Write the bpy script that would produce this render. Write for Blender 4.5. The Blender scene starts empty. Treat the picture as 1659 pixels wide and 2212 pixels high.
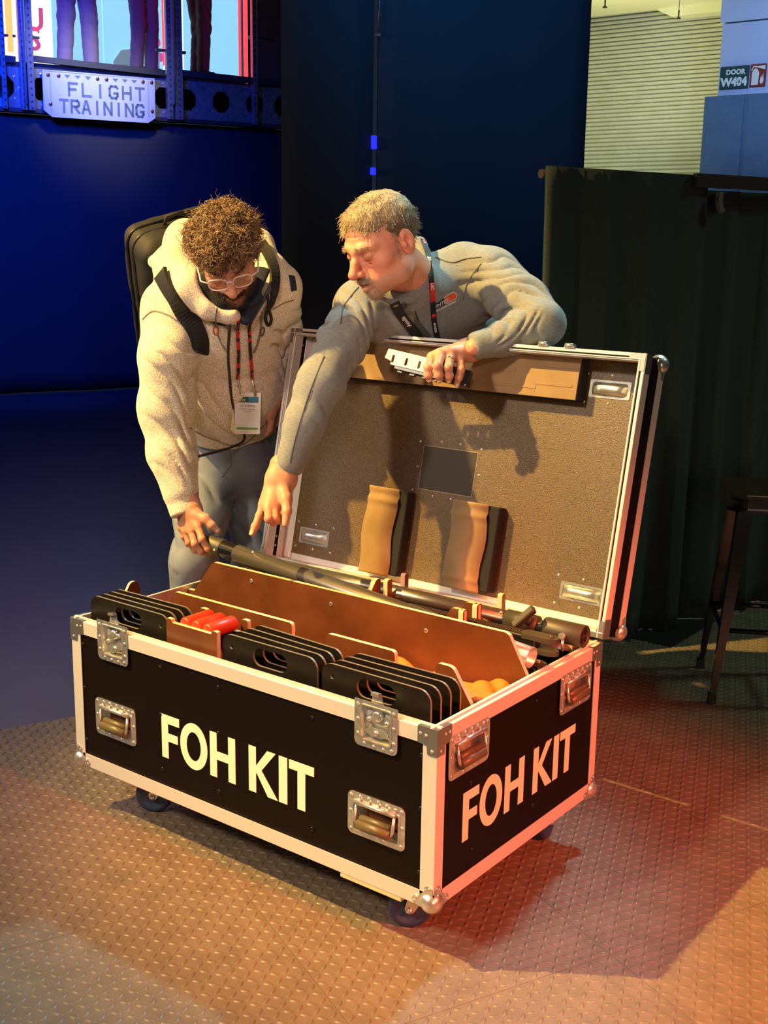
import bpy, math, random
import numpy as np
from mathutils import Vector, Matrix
from mathutils.geometry import tessellate_polygon

# ------------------------------------------------------------------ camera
S = bpy.context.scene
HC = .135                                   # height of the case bottom above the floor
F_PX = 2574.99
RX, RY, RZ = 1.3483938, -.0148172, .6535192
CAM = np.array([1.31375, -1.92469, 1.41075 + HC])
def _rot(rx, ry, rz):
    cx, sx, cy, sy, cz, sz = math.cos(rx), math.sin(rx), math.cos(ry), math.sin(ry), math.cos(rz), math.sin(rz)
    return (np.array([[cz,-sz,0],[sz,cz,0],[0,0,1]]) @ np.array([[cy,0,sy],[0,1,0],[-sy,0,cy]]) @ np.array([[1,0,0],[0,cx,-sx],[0,sx,cx]]))
ROT = _rot(RX, RY, RZ)
cd = bpy.data.cameras.new('camera'); cam = bpy.data.objects.new('camera', cd); S.collection.objects.link(cam)
cam.matrix_world = Matrix.Translation(CAM) @ Matrix(ROT.tolist()).to_4x4()
cd.sensor_fit = 'VERTICAL'; cd.sensor_height = 36; cd.lens = F_PX * 36 / 2212
cd.clip_start = .05; cd.clip_end = 200
S.camera = cam

# ------------------------------------------------------------------ world, light, exposure
S.view_settings.view_transform = 'Standard'; S.view_settings.look = 'None'
S.view_settings.gamma = 1; S.view_settings.use_curve_mapping = False
S.view_settings.exposure = 0.0
W = bpy.data.worlds.new('hall_air'); S.world = W; W.use_nodes = True
W.node_tree.nodes['Background'].inputs[0].default_value = (.10, .16, .26, 1)
W.node_tree.nodes['Background'].inputs[1].default_value = .10

def aim(o, to):
    o.rotation_euler = (Vector(to) - o.location).to_track_quat('-Z', 'Y').to_euler()
def spot(name, loc, to, col, power, size, blend=.5, rad=.06):
    l = bpy.data.lights.new(name, 'SPOT'); l.energy = power; l.color = col
    l.spot_size = math.radians(size); l.spot_blend = blend; l.shadow_soft_size = rad
    o = bpy.data.objects.new(name, l); S.collection.objects.link(o); o.location = loc; aim(o, to); return o
def area(name, loc, to, col, power, sx, sy):
    l = bpy.data.lights.new(name, 'AREA'); l.energy = power; l.color = col; l.shape = 'RECTANGLE'; l.size = sx; l.size_y = sy
    o = bpy.data.objects.new(name, l); S.collection.objects.link(o); o.location = loc; aim(o, to); return o
# booth and hall lamps; the fills are unseen extras added to lift tones
spot('warm_key_light', (-3.9, -2.6, 5.8), (-.27, .86, .86), (1, .62, .16), 5300, 30.5, .7, .05)
spot('white_front_light', (-1.6, -4.6, 4.4), (-.45, -.25, .2), (1, .79, .58), 1050, 48, .9, .3)
area('booth_fill', (-4.4, -1.7, 2.3), (-.8, .7, 1.3), (1, .84, .80), 38, 1.4, 1.0)  # added soft light with no visible source, lifts the men's shaded sides
area('aisle_fill', (3.6, -2.6, 1.7), (-.3, .8, .9), (1, .72, .48), 40, 1.4, 1.2)  # added weak fill from the right front, no lamp seen there
spot('cool_top_light', (-.2, 3.6, 5.4), (-.33, .92, 1.4), (.50, .95, 1), 950, 18, .6, .12)
spot('pink_face_fill', (1.9, -3.2, 2.7), (-.78, .6, 1.42), (1, .66, .56), 300, 15, .8, .2)  # added unseen narrow spot that brightens the two faces
spot('red_side_light', (3.5, -.35, 2.5), (.32, .42, .05), (1, .105, .04), 1600, 32, .6, .25)
spot('blue_drape_light', (-6.6, 3.0, 3.9), (-8.9, 4.8, 2.5), (.0, .045, 1), 1700, 90, 1, .3)
spot('teal_drape_light', (-1.2, 2.6, 4.6), (-3.0, 4.9, 3.4), (.0, .32, 1), 400, 74, 1, .3)
spot('green_floor_light', (2.4, 4.2, 4.6), (.1, 2.2, 0), (.60, 1, .68), 200, 50, 1, .3)
spot('stage_sign_fill', (-6.6, 5.0, 4.6), (-8.5, 6.2, 3.15), (1, .95, .85), 480, 34, 1, .2)  # small spot added only to brighten the sign
area('hall_light', (-8.6, 14.2, 2.2), (-8.2, 17.5, 4.4), (.92, 1, .60), 74, 3, 1.5)
area('hall_ceiling_fill', (-7.2, 15.6, 3.2), (-7.2, 16, 6), (1, .97, .64), 34, 2, 1)  # added unseen light that brightens the hall ceiling
spot('hall_blue_light', (-3.4, 11.2, 4.4), (-5.0, 14.9, 4.0), (.40, .60, 1), 560, 60, 1, .5)

# ------------------------------------------------------------------ pixel <-> space helpers (used to read sizes off the photograph)
def ray(u, v): return ROT @ np.array([(u - 829.5) / F_PX, (1106 - v) / F_PX, -1.])
def P(u, v, d): return CAM + d * ray(u, v)
def hit(u, v, p0, n):
    d = ray(u, v); return CAM + d * (np.dot(np.array(p0) - CAM, n) / np.dot(d, n))
def fwd(q): return -(ROT.T @ (np.array(q) - CAM))[2]

# ------------------------------------------------------------------ materials
MATS = {}
def mat(name, col, rough=.5, metal=0, spec=.5, emit=None, es=1, noise=None, bump=None, coat=0, alpha=None, trans=0, attr=None, sheen=0):
    if name in MATS: return MATS[name]
    m = bpy.data.materials.new(name); m.use_nodes = True; nt = m.node_tree; b = nt.nodes['Principled BSDF']
    b.inputs['Base Color'].default_value = (*col, 1); b.inputs['Roughness'].default_value = rough
    b.inputs['Metallic'].default_value = metal; b.inputs['Specular IOR Level'].default_value = spec
    b.inputs['Coat Weight'].default_value = coat; b.inputs['Transmission Weight'].default_value = trans
    b.inputs['Sheen Weight'].default_value = sheen
    if emit: b.inputs['Emission Color'].default_value = (*emit, 1); b.inputs['Emission Strength'].default_value = es
    tc = nt.nodes.new('ShaderNodeTexCoord')
    if noise:                                   # (scale, second colour, detail, stretch xyz, low, high)
        sc, c2, det = noise[:3]; st = noise[3] if len(noise) > 3 else (1, 1, 1); lo, hi = noise[4:6] if len(noise) > 5 else (.35, .65)
        mp = nt.nodes.new('ShaderNodeMapping'); mp.inputs['Scale'].default_value = st; nt.links.new(tc.outputs['Object'], mp.inputs[0])
        n = nt.nodes.new('ShaderNodeTexNoise'); n.inputs['Scale'].default_value = sc; n.inputs['Detail'].default_value = det; nt.links.new(mp.outputs[0], n.inputs[0])
        r = nt.nodes.new('ShaderNodeValToRGB'); r.color_ramp.elements[0].position = lo; r.color_ramp.elements[1].position = hi
        r.color_ramp.elements[0].color = (*col, 1); r.color_ramp.elements[1].color = (*c2, 1)
        nt.links.new(n.outputs[0], r.inputs[0]); nt.links.new(r.outputs[0], b.inputs['Base Color'])
    if attr:
        a = nt.nodes.new('ShaderNodeVertexColor'); a.layer_name = attr
        if noise:
            mx = nt.nodes.new('ShaderNodeMix'); mx.data_type = 'RGBA'; mx.blend_type = 'MULTIPLY'; mx.inputs[0].default_value = 1
            nt.links.new(a.outputs[0], mx.inputs[6]); nt.links.new(r.outputs[0], mx.inputs[7]); nt.links.new(mx.outputs[2], b.inputs['Base Color'])
        else: nt.links.new(a.outputs[0], b.inputs['Base Color'])
    if bump:                                    # (scale, strength, distance)
        n = nt.nodes.new('ShaderNodeTexNoise'); n.inputs['Scale'].default_value = bump[0]; n.inputs['Detail'].default_value = 3
        nt.links.new(tc.outputs['Object'], n.inputs[0])
        bm = nt.nodes.new('ShaderNodeBump'); bm.inputs['Strength'].default_value = bump[1]; bm.inputs['Distance'].default_value = bump[2]
        nt.links.new(n.outputs[0], bm.inputs['Height']); nt.links.new(bm.outputs[0], b.inputs['Normal'])
    if sheen: b.inputs['Sheen Roughness'].default_value = .6
    MATS[name] = m; return m
M = dict(
 laminate = mat('black_laminate', (.0055,.003,.002), .5, spec=.12, bump=(900,.25,.001)),
 lidlam = mat('grained_lid_laminate', (.055,.033,.010), .37, spec=.75, noise=(420,(.165,.100,.030),2,(1,1,1),.40,.60), bump=(420,.6,.0015)),
 alu = mat('satin_aluminium', (.74,.72,.68), .42, .35, bump=(60,.04,.001)),
 steel = mat('zinc_steel', (.60,.60,.56), .30, .85, noise=(45,(.80,.80,.74),3)),
 steeld = mat('dull_steel', (.36,.36,.35), .36, .85),
 rubber = mat('black_rubber', (.012,.012,.013), .6),
 blue = mat('blue_wheel_rubber', (.025,.035,.085), .45),
 ply = mat('birch_ply_edge', (.72,.50,.27), .6, noise=(60,(.80,.60,.36),3,(1,1,12))),
 phen = mat('brown_phenolic_ply', (.095,.028,.008), .36, spec=.5, noise=(9,(.16,.050,.013),5,(1,1,1),.3,.75)),
 plate = mat('black_powder_coat', (.009,.007,.005), .42, spec=.22, bump=(900,.12,.0006)),
 red = mat('red_tube_plastic', (.85,.045,.01), .35),
 white = mat('white_vinyl', (.86,.80,.62), .5),
 screw = mat('black_screw', (.03,.03,.03), .25, .8),
 card = mat('brown_cardboard', (.26,.165,.075), .75, noise=(14,(.32,.205,.095),3)),
 foam = mat('black_foam', (.008,.008,.009), .9),
 orange = mat('orange_cloth', (.80,.20,.02), .75, bump=(200,.1,.002)),
 black = mat('black_paint', (.02,.02,.022), .3, spec=.6),
 tube = mat('dark_anodised_tube', (.36,.33,.24), .30, .9),
 tubel = mat('bare_silver_tube', (.72,.74,.68), .32, .7),
 drape = mat('black_drape_cloth', (.022,.024,.030), .92, noise=(500,(.03,.031,.036),2)),
 drapeg = mat('charcoal_pleated_cloth', (.015,.025,.023), .95, noise=(300,(.026,.040,.036),2)),
)

# ------------------------------------------------------------------ mesh building
ORG = {}
def link(o): S.collection.objects.link(o); return o
def thing(name, label, cat, loc=(0,0,0), group=None):
    o = link(bpy.data.objects.new(name, None)); o.location = loc; o.empty_display_size = .05
    o['label'] = label; o['category'] = cat
    if group: o['group'] = group
    ORG[o.name] = Vector(loc); return o
def tag(o, label, cat, group=None):
    o['label'] = label; o['category'] = cat
    if group: o['group'] = group
    return o
def structure(o): o['kind'] = 'structure'; return o
class MB:
    def __init__(s): s.v = []; s.f = []; s.sm = []
    def add(s, vs, fs, smooth=False):
        k = len(s.v); s.v += [tuple(map(float, v)) for v in vs]; s.f += [tuple(int(i) + k for i in f) for f in fs]; s.sm += [smooth] * len(fs); return s
    def box(s, lo, hi, c=0, T=None):
        lo = np.minimum(lo, hi) * 1., ; lo = lo[0]; hi = np.array(hi, float); lo2 = np.array(lo)
        if c <= 0:
            vs = [(x, y, z) for x in (lo2[0], hi[0]) for y in (lo2[1], hi[1]) for z in (lo2[2], hi[2])]
            fs = [(0,1,3,2),(4,6,7,5),(0,4,5,1),(2,3,7,6),(0,2,6,4),(1,5,7,3)]
        else:
            vs = []; idx = {}
            for i, x in enumerate((lo2[0], hi[0])):
                for j, y in enumerate((lo2[1], hi[1])):
                    for k, z in enumerate((lo2[2], hi[2])):
                        sx, sy, sz = (1-2*i)*c, (1-2*j)*c, (1-2*k)*c
                        for a in range(3):
                            p = [x+sx, y+sy, z+sz]; p[a] = (x, y, z)[a]; idx[i,j,k,a] = len(vs); vs.append(p)
            fs = []
            for a in range(3):
                b, d = (a+1) % 3, (a+2) % 3
                for e in (0, 1):
                    q = []
                    for (m, n) in ((0,0),(1,0),(1,1),(0,1)):
                        t = [0,0,0]; t[a] = e; t[b] = m; t[d] = n; q.append(idx[(*t, a)])
                    fs.append(q if e else q[::-1])
                for m in (0, 1):
                    for n in (0, 1):            # edge along axis a
                        t0 = [0,0,0]; t0[b] = m; t0[d] = n; t1 = list(t0); t1[a] = 1
                        q = [idx[(*t0, b)], idx[(*t1, b)], idx[(*t1, d)], idx[(*t0, d)]]
                        fs.append(q if (m + n) % 2 == 0 else q[::-1])
            for i in (0,1):
                for j in (0,1):
                    for k in (0,1):
                        q = [idx[i,j,k,0], idx[i,j,k,1], idx[i,j,k,2]]; fs.append(q if (i+j+k) % 2 else q[::-1])
        if T is not None: vs = [T @ Vector(v) for v in vs]
        return s.add(vs, fs)
    def tube(s, pts, r, n=10, caps=True, smooth=True):
        pts = [np.array(p, float) for p in pts]; rs = r if hasattr(r, '__len__') else [r] * len(pts)
        vs = []; fs = []; up = None
        for i, p in enumerate(pts):
            t = (pts[min(i+1, len(pts)-1)] - pts[max(i-1, 0)]); t /= np.linalg.norm(t) + 1e-12
            if up is None: up = np.array([0,0,1.]) if abs(t[2]) < .9 else np.array([1.,0,0])
            a = up - t * (up @ t); a /= np.linalg.norm(a) + 1e-12; up = a; b = np.cross(t, a)
            for k in range(n):
                w = 2*math.pi*k/n; vs.append(p + rs[i] * (a*math.cos(w) + b*math.sin(w)))
        for i in range(len(pts)-1):
            for k in range(n): fs.append((i*n+k, i*n+(k+1)%n, (i+1)*n+(k+1)%n, (i+1)*n+k))
        s.add(vs, fs, smooth)
        if caps:
            m = len(s.v) - len(vs)
            s.f += [tuple(m+k for k in range(n-1,-1,-1)), tuple(m+(len(pts)-1)*n+k for k in range(n))]; s.sm += [False, False]
        return s
    def lathe(s, prof, o, ax, n=16, smooth=True):      # prof: (r, h)
        ax = np.array(ax, float); ax /= np.linalg.norm(ax); a = np.cross(ax, [0,0,1] if abs(ax[2]) < .9 else [1,0,0]); a /= np.linalg.norm(a); b = np.cross(ax, a)
        o = np.array(o, float); vs = [o + ax*h + r*(a*math.cos(2*math.pi*k/n) + b*math.sin(2*math.pi*k/n)) for r, h in prof for k in range(n)]
        fs = [(i*n+k, i*n+(k+1)%n, (i+1)*n+(k+1)%n, (i+1)*n+k) for i in range(len(prof)-1) for k in range(n)]
        return s.add(vs, fs, smooth)
    def prism(s, outer, t0, t1, o=(0,0,0), ux=(1,0,0), uy=(0,1,0), un=(0,0,1), holes=()):
        o, ux, uy, un = [np.array(q, float) for q in (o, ux, uy, un)]
        loops = [list(outer)] + [list(h) for h in holes]; flat = [p for l in loops for p in l]; N = len(flat)
        tri = tessellate_polygon([[Vector((p[0], p[1], 0)) for p in l] for l in loops])
        vs = [o + ux*p[0] + uy*p[1] + un*t for t in (t0, t1) for p in flat]; fs = []
        for t in tri: fs += [tuple(t), tuple(i + N for i in t[::-1])]
        k = 0
        for l in loops:
            m = len(l)
            for i in range(m): fs.append((k+i, k+(i+1)%m, N+k+(i+1)%m, N+k+i))
            k += m
        return s.add(vs, fs)
    def mesh(s, name, m, T=None, org=None):
        me = bpy.data.meshes.new(name); v = np.array(s.v, dtype=np.float64).reshape(-1, 3)
        if T is not None:
            A = np.array(T); v = v @ A[:3,:3].T + A[:3,3]
        if org is not None: v = v - np.array(org)
        me.from_pydata(v.tolist(), [], s.f); me.polygons.foreach_set('use_smooth', s.sm)
        if m is not None: me.materials.append(m)
        me.validate(); me.update(); return me
def fixnormals(me):
    import bmesh
    b = bmesh.new(); b.from_mesh(me); bmesh.ops.recalc_face_normals(b, faces=b.faces); b.to_mesh(me); b.free()
def part(name, mb, m, parent=None, label=None, T=None, stuff=False, norm=True):
    org = ORG.get(parent.name, Vector((0,0,0))) if parent else Vector((0,0,0))
    me = mb.mesh(name, m, T, org)
    if norm: fixnormals(me)
    o = link(bpy.data.objects.new(name, me))
    if parent: o.parent = parent; ORG[o.name] = org
    if label: o['label'] = label
    if stuff: o['kind'] = 'stuff'
    return o
def inst(src, parent, T):                  # another object on the same mesh, T relative to the parent
    o = link(bpy.data.objects.new(src.name.split('.')[0], src.data)); o.parent = parent; o.matrix_local = T
    ORG[o.name] = ORG.get(parent.name, Vector()); return o
def rr(x0, y0, x1, y1, r, n=5):
    out = []
    for cx, cy, a in ((x1-r, y1-r, 0), (x0+r, y1-r, 90), (x0+r, y0+r, 180), (x1-r, y0+r, 270)):
        for i in range(n+1):
            w = math.radians(a + 90*i/n); out.append((cx + r*math.cos(w), cy + r*math.sin(w)))
    return out
def circ(cx, cy, r, n=14): return [(cx + r*math.cos(2*math.pi*i/n), cy + r*math.sin(2*math.pi*i/n)) for i in range(n)]
def textmb(txt, size, T, depth=.001, bold=0, spacing=1, align='LEFT'):
    cu = bpy.data.curves.new('lettering', 'FONT'); cu.body = txt; cu.size = size; cu.extrude = depth; cu.offset = bold; cu.space_character = spacing; cu.align_x = align; cu.resolution_u = 3
    o = bpy.data.objects.new('lettering', cu); link(o); dg = bpy.context.evaluated_depsgraph_get(); dg.update()
    me = o.evaluated_get(dg).to_mesh(); mb = MB()
    mb.add([T @ v.co for v in me.vertices], [tuple(p.vertices) for p in me.polygons])
    o.evaluated_get(dg).to_mesh_clear(); bpy.data.objects.remove(o); bpy.data.curves.remove(cu); return mb
def frame(o, ux, uy, un=None):
    ux, uy = Vector(ux).normalized(), Vector(uy).normalized(); un = Vector(un) if un is not None else ux.cross(uy)
    m = Matrix((ux, uy, un)).transposed().to_4x4(); m.translation = Vector(o); return m

# ------------------------------------------------------------------ floor: dark hall floor, rubber tread mats laid at 66 degrees
A66 = math.radians(66); E1 = np.array([math.cos(A66), math.sin(A66), 0]); E2 = np.array([-math.sin(A66), math.cos(A66), 0])
hallfloor = mat('dark_glossy_floor', (.045,.042,.048), .33, spec=.5, noise=(3,(.060,.056,.060),6))
matm = mat('grey_rubber_mat', (.185,.143,.100), .42, spec=.5, noise=(14,(.140,.108,.075),6,(1,1,1),.3,.7), bump=(500,.12,.0008))
floor = structure(part('floor', MB().box((-16,-5,-.06), (14,24,-.012)), hallfloor))
PIT = .63; U0 = -1.747
def uv2(a, b): return -E2[:2]*a + E1[:2]*b        # a across (towards the right), b along E1
tiles = []
def tooth_edge(p, q, n, amp):                     # jigsaw edge of a mat
    out = []; p = np.array(p); q = np.array(q); d = (q-p)/n; nn = np.array([d[1], -d[0]]) / np.linalg.norm(d)
    for i in range(n):
        b = p + d*i; s = amp if i % 2 else 0
        if s: out += [b+d*.08, b+d*.0+nn*s, b+d*1.0+nn*s, b+d*.92]
        else: out += [b]
    return out
for i in range(0, 8):
    for j in range(-3, 8):
        a0, a1, b0, b1 = U0+i*PIT, U0+(i+1)*PIT, -.25+j*PIT, -.25+(j+1)*PIT
        g = .0005
        c = uv2((a0+a1)/2, (b0+b1)/2)
        if c[1] > 5.2 or c[0] > 2.6 or np.hypot(*(c-[0,1])) > 4.2: continue
        poly = [(a0+g,b0+g),(a1-g,b0+g),(a1-g,b1-g),(a0+g,b1-g)]
        tiles.append((a0, a1, b0, b1))
        mb = MB(); mb.prism([tuple(uv2(*p)) for p in poly], -.011, 0)
        part('floor_mat', mb, matm, floor)
bp = .0262; vs = []; fs = []; ring = 6
prof = [(1, 0), (.72, .0016)]
rng = random.Random(3)
for (a0, a1, b0, b1) in tiles:
    k = int(round((a1-a0)/bp)); st = (a1-a0)/k
    for i in range(k):
        for j in range(k):
            a = a0+(i+.5)*st; b = b0+(j+.5)*st; c = uv2(a, b)
            dd = np.array([c[0], c[1], 0]) - CAM
            if np.linalg.norm(dd) > 6.5: continue
            th = A66 + (math.pi/4 if (i+j) % 2 else -math.pi/4)
            L_, w_ = .0130, .0053; ct, sn = math.cos(th), math.sin(th); o = len(vs)
            for (sc, z) in ((1, 0), (.62, .0022)):
                for m in range(8):
                    w = 2*math.pi*m/8; x = L_*math.cos(w)*sc; y = w_*math.sin(w)*sc
                    vs.append((c[0]+x*ct-y*sn, c[1]+x*sn+y*ct, z))
            for m in range(8): fs.append((o+m, o+(m+1)%8, o+8+(m+1)%8, o+8+m))
            fs.append(tuple(o+8+m for m in range(8)))
me = bpy.data.meshes.new('tread_bumps'); me.from_pydata(vs, [], fs); me.polygons.foreach_set('use_smooth', [True]*len(fs)); me.materials.append(matm)
tb = link(bpy.data.objects.new('tread_bumps', me)); tb.parent = floor; tb['kind'] = 'stuff'

# ------------------------------------------------------------------ drapes
def drape(name, p0, p1, z0, z1, amp, wave, m, label, cat='curtain', parent=None, nz=14, seed=0, base_amp=1.6, thick=.012, hem=True):
    r = random.Random(seed); p0 = np.array(p0, float); p1 = np.array(p1, float); L_ = np.linalg.norm(p1-p0); d = (p1-p0)/L_; nrm = np.array([d[1], -d[0]])
    n = int(L_/wave*8); ph = 0; mb = MB(); cols = []
    for i in range(n+1):
        s = L_*i/n; ph += 2*math.pi/8*(.75+.5*r.random()) if i else 0
        cols.append((s, ph))
    for side in (0, 1):
        vs = []; fs = []
        for k in range(nz+1):
            t = k/nz; z = z1 + (z0-z1)*t; a = amp*(.35+ (base_amp-.35)*t)
            for s, q in cols:
                o = a*(math.sin(q)+.35*math.sin(2.3*q+1)) + side*thick
                p = p0 + d*(s + .012*math.sin(3*q+t*2)) + nrm*o; vs.append((p[0], p[1], z))
        w = n+1
        for k in range(nz):
            for i in range(n): fs.append((k*w+i, k*w+i+1, (k+1)*w+i+1, (k+1)*w+i))
        mb.add(vs, fs, True)
    w = n+1; N = w*(nz+1)                       # close the rim
    for i in range(n): mb.f += [(i, i+1, N+i+1, N+i), (nz*w+i, nz*w+i+1, N+nz*w+i+1, N+nz*w+i)]; mb.sm += [False]*2
    for k in range(nz): mb.f += [(k*w, (k+1)*w, N+(k+1)*w, N+k*w), (k*w+n, (k+1)*w+n, N+(k+1)*w+n, N+k*w+n)]; mb.sm += [False]*2
    o = part(name, mb, m, parent)
    if label: tag(o, label, cat)
    return o
# plane of the LED stage front (along E1)
PS = P(300, 200, 12.0); NS = -E2
def stage(u, v, back=0): return hit(u, v, PS + E2*back, NS)
def sz(u, v, back=0):                            # -> (s along E1, z)
    q = stage(u, v, back); return (q - PS) @ E1, q[2]
def bpt(s, back, z): return PS*np.array([1,1,0]) + E1*s + E2*back + np.array([0,0,z])
a = stage(-160, 225, .1) - E1*7; b = stage(700, 285, .1); ztop = sz(300, 250)[1]-.045
drape('curtain', a[:2], b[:2], 0, ztop, .012, .9, M['drape'], 'smooth black drape below the lit stage, glowing blue at the left', seed=4)
PC = P(900, 300, 7.4)
cl = hit(603, 300, PC, NS); cm = hit(806, 300, PC, NS); cr = hit(1262, 300, PC, NS)
drape('curtain', cl[:2], (cm-E1*.01)[:2], 0, 6.2, .010, 1.1, M['drape'], 'narrow tall black drape panel right of the lit stage', seed=7)
c2 = drape('curtain', (cm+E1*.01)[:2], cr[:2], 0, 6.2, .010, 1.2, M['drape'], 'wide tall black drape panel directly left of the ribbed hall wall', seed=9)
# blue pilot lights shining through the seam
led = mat('blue_led', (.01,.01,.3), .4, emit=(.02,.03,1), es=1.2)
for (u, v0, v1) in ((808, 293, 322), (806, 362, 378)):
    q0 = hit(u, v0, PC-E2*.03, NS); q1 = hit(u, v1, PC-E2*.03, NS); mb = MB(); mb.box((q0[0]-.014, q0[1]-.014, q1[2]), (q0[0]+.014, q0[1]+.014, q0[2]), .003)
    o = part('indicator_light', mb, led); tag(o, 'small blue light at the drape seam, ' + ('the upper, taller one' if v0 < 320 else 'the lower, shorter one'), 'light')
q = hit(816, 76, PC-E2*.03, NS); mb = MB(); mb.box((q[0]-.02, q[1]-.008, q[2]-.01), (q[0]+.02, q[1]+.008, q[2]+.01), .003); mb.tube([q+[0,0,.01], q+[0,.02,.3]], .003, 6)
tag(part('drape_clip', mb, M['steeld']), 'tiny grey clip near the top of the drape seam', 'clip')

# pleated low curtain on the right
b0 = hit(1349, 1377, (0,0,0), (0,0,1)); b1 = hit(1655, 1308, (0,0,0), (0,0,1)); dv = (b1-b0)/np.linalg.norm(b1-b0)
DN = np.array([dv[1], -dv[0], 0])
def oncur(u, v, off=0): return hit(u, v, b0 + DN*off, DN)
zc0 = oncur(1190, 357)[2]; left = oncur(1172, 500)
m_ = oncur(1500, 380); zc1 = m_[2]; r_ = oncur(1850, 400)
drape('curtain', left[:2], (m_+dv*.05)[:2], .01, (zc0+zc1)/2, .020, .22, M['drapeg'], 'charcoal pleated curtain on a low rail, left panel nearest the case', seed=11, nz=24, base_amp=1.9)
dc = drape('curtain', (m_-dv*.05-DN*.035)[:2], (r_-DN*.035)[:2], .01, oncur(1570, 412)[2], .020, .23, M['drapeg'], 'charcoal pleated curtain behind the black stool, hung below a bare rail', seed=12, nz=20)
mb = MB(); t0 = oncur(1170, 360); t1 = oncur(1860, 402)
zr = oncur(1570, 396)[2]
mb.tube([(t0[0]+dv[0]*.04-DN[0]*.05, t0[1]+dv[1]*.04-DN[1]*.05, zr), (t1[0]+.1*dv[0]-DN[0]*.05, t1[1]+.1*dv[1]-DN[1]*.05, zr)], .016, 12)
rail = thing('curtain_rail', 'dark horizontal rail carrying the low pleated curtains', 'rail', (t0[0], t0[1], 0))
part('rail_bar', mb, mat('brown_rail', (.035,.028,.024), .4), rail)
hh = MB(); q0 = oncur(1502, 381, .035); q1 = oncur(1860, 412, .035)
zt, zb = oncur(1570, 380)[2], oncur(1570, 409)[2]
hh.prism([(0, zb), (np.linalg.norm((q1-q0)[:2]), zb), (np.linalg.norm((q1-q0)[:2]), zt), (0, zt)], -.01, .01, (q0[0], q0[1], 0), dv, (0,0,1), DN)
part('rail_cover', hh, mat('brown_rail', (.035,.028,.024), .4), rail)
t0 = t0 - DN*.09 + dv*.75; mb = MB(); mb.tube([(t0[0], t0[1], 0), (t0[0], t0[1], zr-.02)], .016, 10); part('upright_pole', mb, M['black'], rail)
mb = MB(); mb.box((t0[0]-.22, t0[1]-.22, .0005), (t0[0]+.22, t0[1]+.22, .006), .001); part('base_plate', mb, M['black'], rail)
# hanging strap loop
mb = MB(); q = oncur(1562, 425, .06); pts = [oncur(u, v, .065) for u, v in ((1559,415),(1556,432),(1558,448),(1562,458))]
back = [p - DN*.014 for p in pts[::-1]]
def ribbon(path, w, th, side):
    mb = MB(); side = np.array(side, float); vs = []; fs = []; n = len(path)
    for i, p in enumerate(path):
        p = np.array(p, float); t = np.array(path[min(i+1, n-1)], float) - np.array(path[max(i-1, 0)], float); t /= np.linalg.norm(t)+1e-9
        sd = np.array(side[i] if side.ndim > 1 else side); sd = sd - t*(sd@t); sd /= np.linalg.norm(sd)+1e-9; nn = np.cross(t, sd)
        for a, b in ((-1,-1),(1,-1),(1,1),(-1,1)): vs.append(p + sd*a*w/2 + nn*b*th/2)
    for i in range(n-1):
        for k in range(4): fs.append((4*i+k, 4*i+(k+1)%4, 4*i+4+(k+1)%4, 4*i+4+k))
    fs += [(0,1,2,3), tuple(4*(n-1)+k for k in (3,2,1,0))]; mb.add(vs, fs); return mb
tag(part('strap_loop', ribbon(pts + back, .022, .003, dv), mat('grey_strap', (.10,.10,.09), .8)), 'short grey strap loop hanging from the curtain rail', 'strap')

# ------------------------------------------------------------------ the hall beyond, upper right
P20 = P(1410, 200, 20.); NX = np.array([0,-1.,0])
def far(u, v, dy=0): return hit(u, v, P20 + [0,dy,0], NX)
wl = far(1215, 300)[0]; wr = far(1585, 300)[0]; yt = P20[1]; ztop = far(1410, 33)[2]; zbot = 0
ribm = mat('ribbed_beige_wall', (.50,.50,.36), .6, noise=(4,(.56,.55,.42),3)); wallb = mat('hall_wall_backing', (.30,.30,.22), .8)
wall = structure(part('wall_back', MB().box((wl, yt+.03, zbot), (wr, yt+.3, ztop+.6)), wallb))
z1_, z2_ = far(1400, 200)[2], far(1400, 209.2)[2]; rp = z1_-z2_; mb = MB(); z = zbot + 2.2
while z < ztop + .55:
    mb.box((wl, yt-.0, z+rp*.16), (wr, yt+.05, z+rp*.9), .012); z += rp
part('wall_rib', mb, ribm, wall, stuff=True)
o = structure(part('trim_1', MB().box((far(1256,300)[0]-.10, yt-.12, 0), (far(1262,300)[0], yt-.02, ztop)), mat('pale_trim', (.55,.55,.45), .6)))
ceilm = mat('cream_hall_ceiling', (.85,.80,.5), .8, noise=(2,(.88,.84,.52),2))
ceil = structure(part('ceiling', MB().box((wl-1, yt-9.5, ztop+.02), (wr+3, yt-.3, ztop+.2)), ceilm))
# stepped bulkhead under the ceiling
cz = far(1470, 43)[2]; mb = MB(); mb.prism([(far(1415,24)[0], ztop+.1), (far(1470,43)[0], cz), (wr+2.5, cz), (wr+2.5, ztop+.1)], -.35, -.02, (0, yt, 0), (1,0,0), (0,0,1), (0,1,0))
structure(part('trim_2', mb, ceilm))
for (u, v) in ((1307, 9), (1466, 33)):
    q = P(u, v, 17.5); mb = MB(); mb.lathe([(0,0),(.035,0),(.035,.012),(.012,.03),(.012,.12)], q-[0,0,.05], (0,0,1), 10); mb.tube([q, [q[0], q[1], ztop+.03]], .005, 6)
    tag(part('ceiling_sprinkler', mb, M['black']), 'small dark ceiling sprinkler, ' + ('near the black drape edge' if u < 1400 else 'near the pale column'), 'sprinkler')
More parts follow.
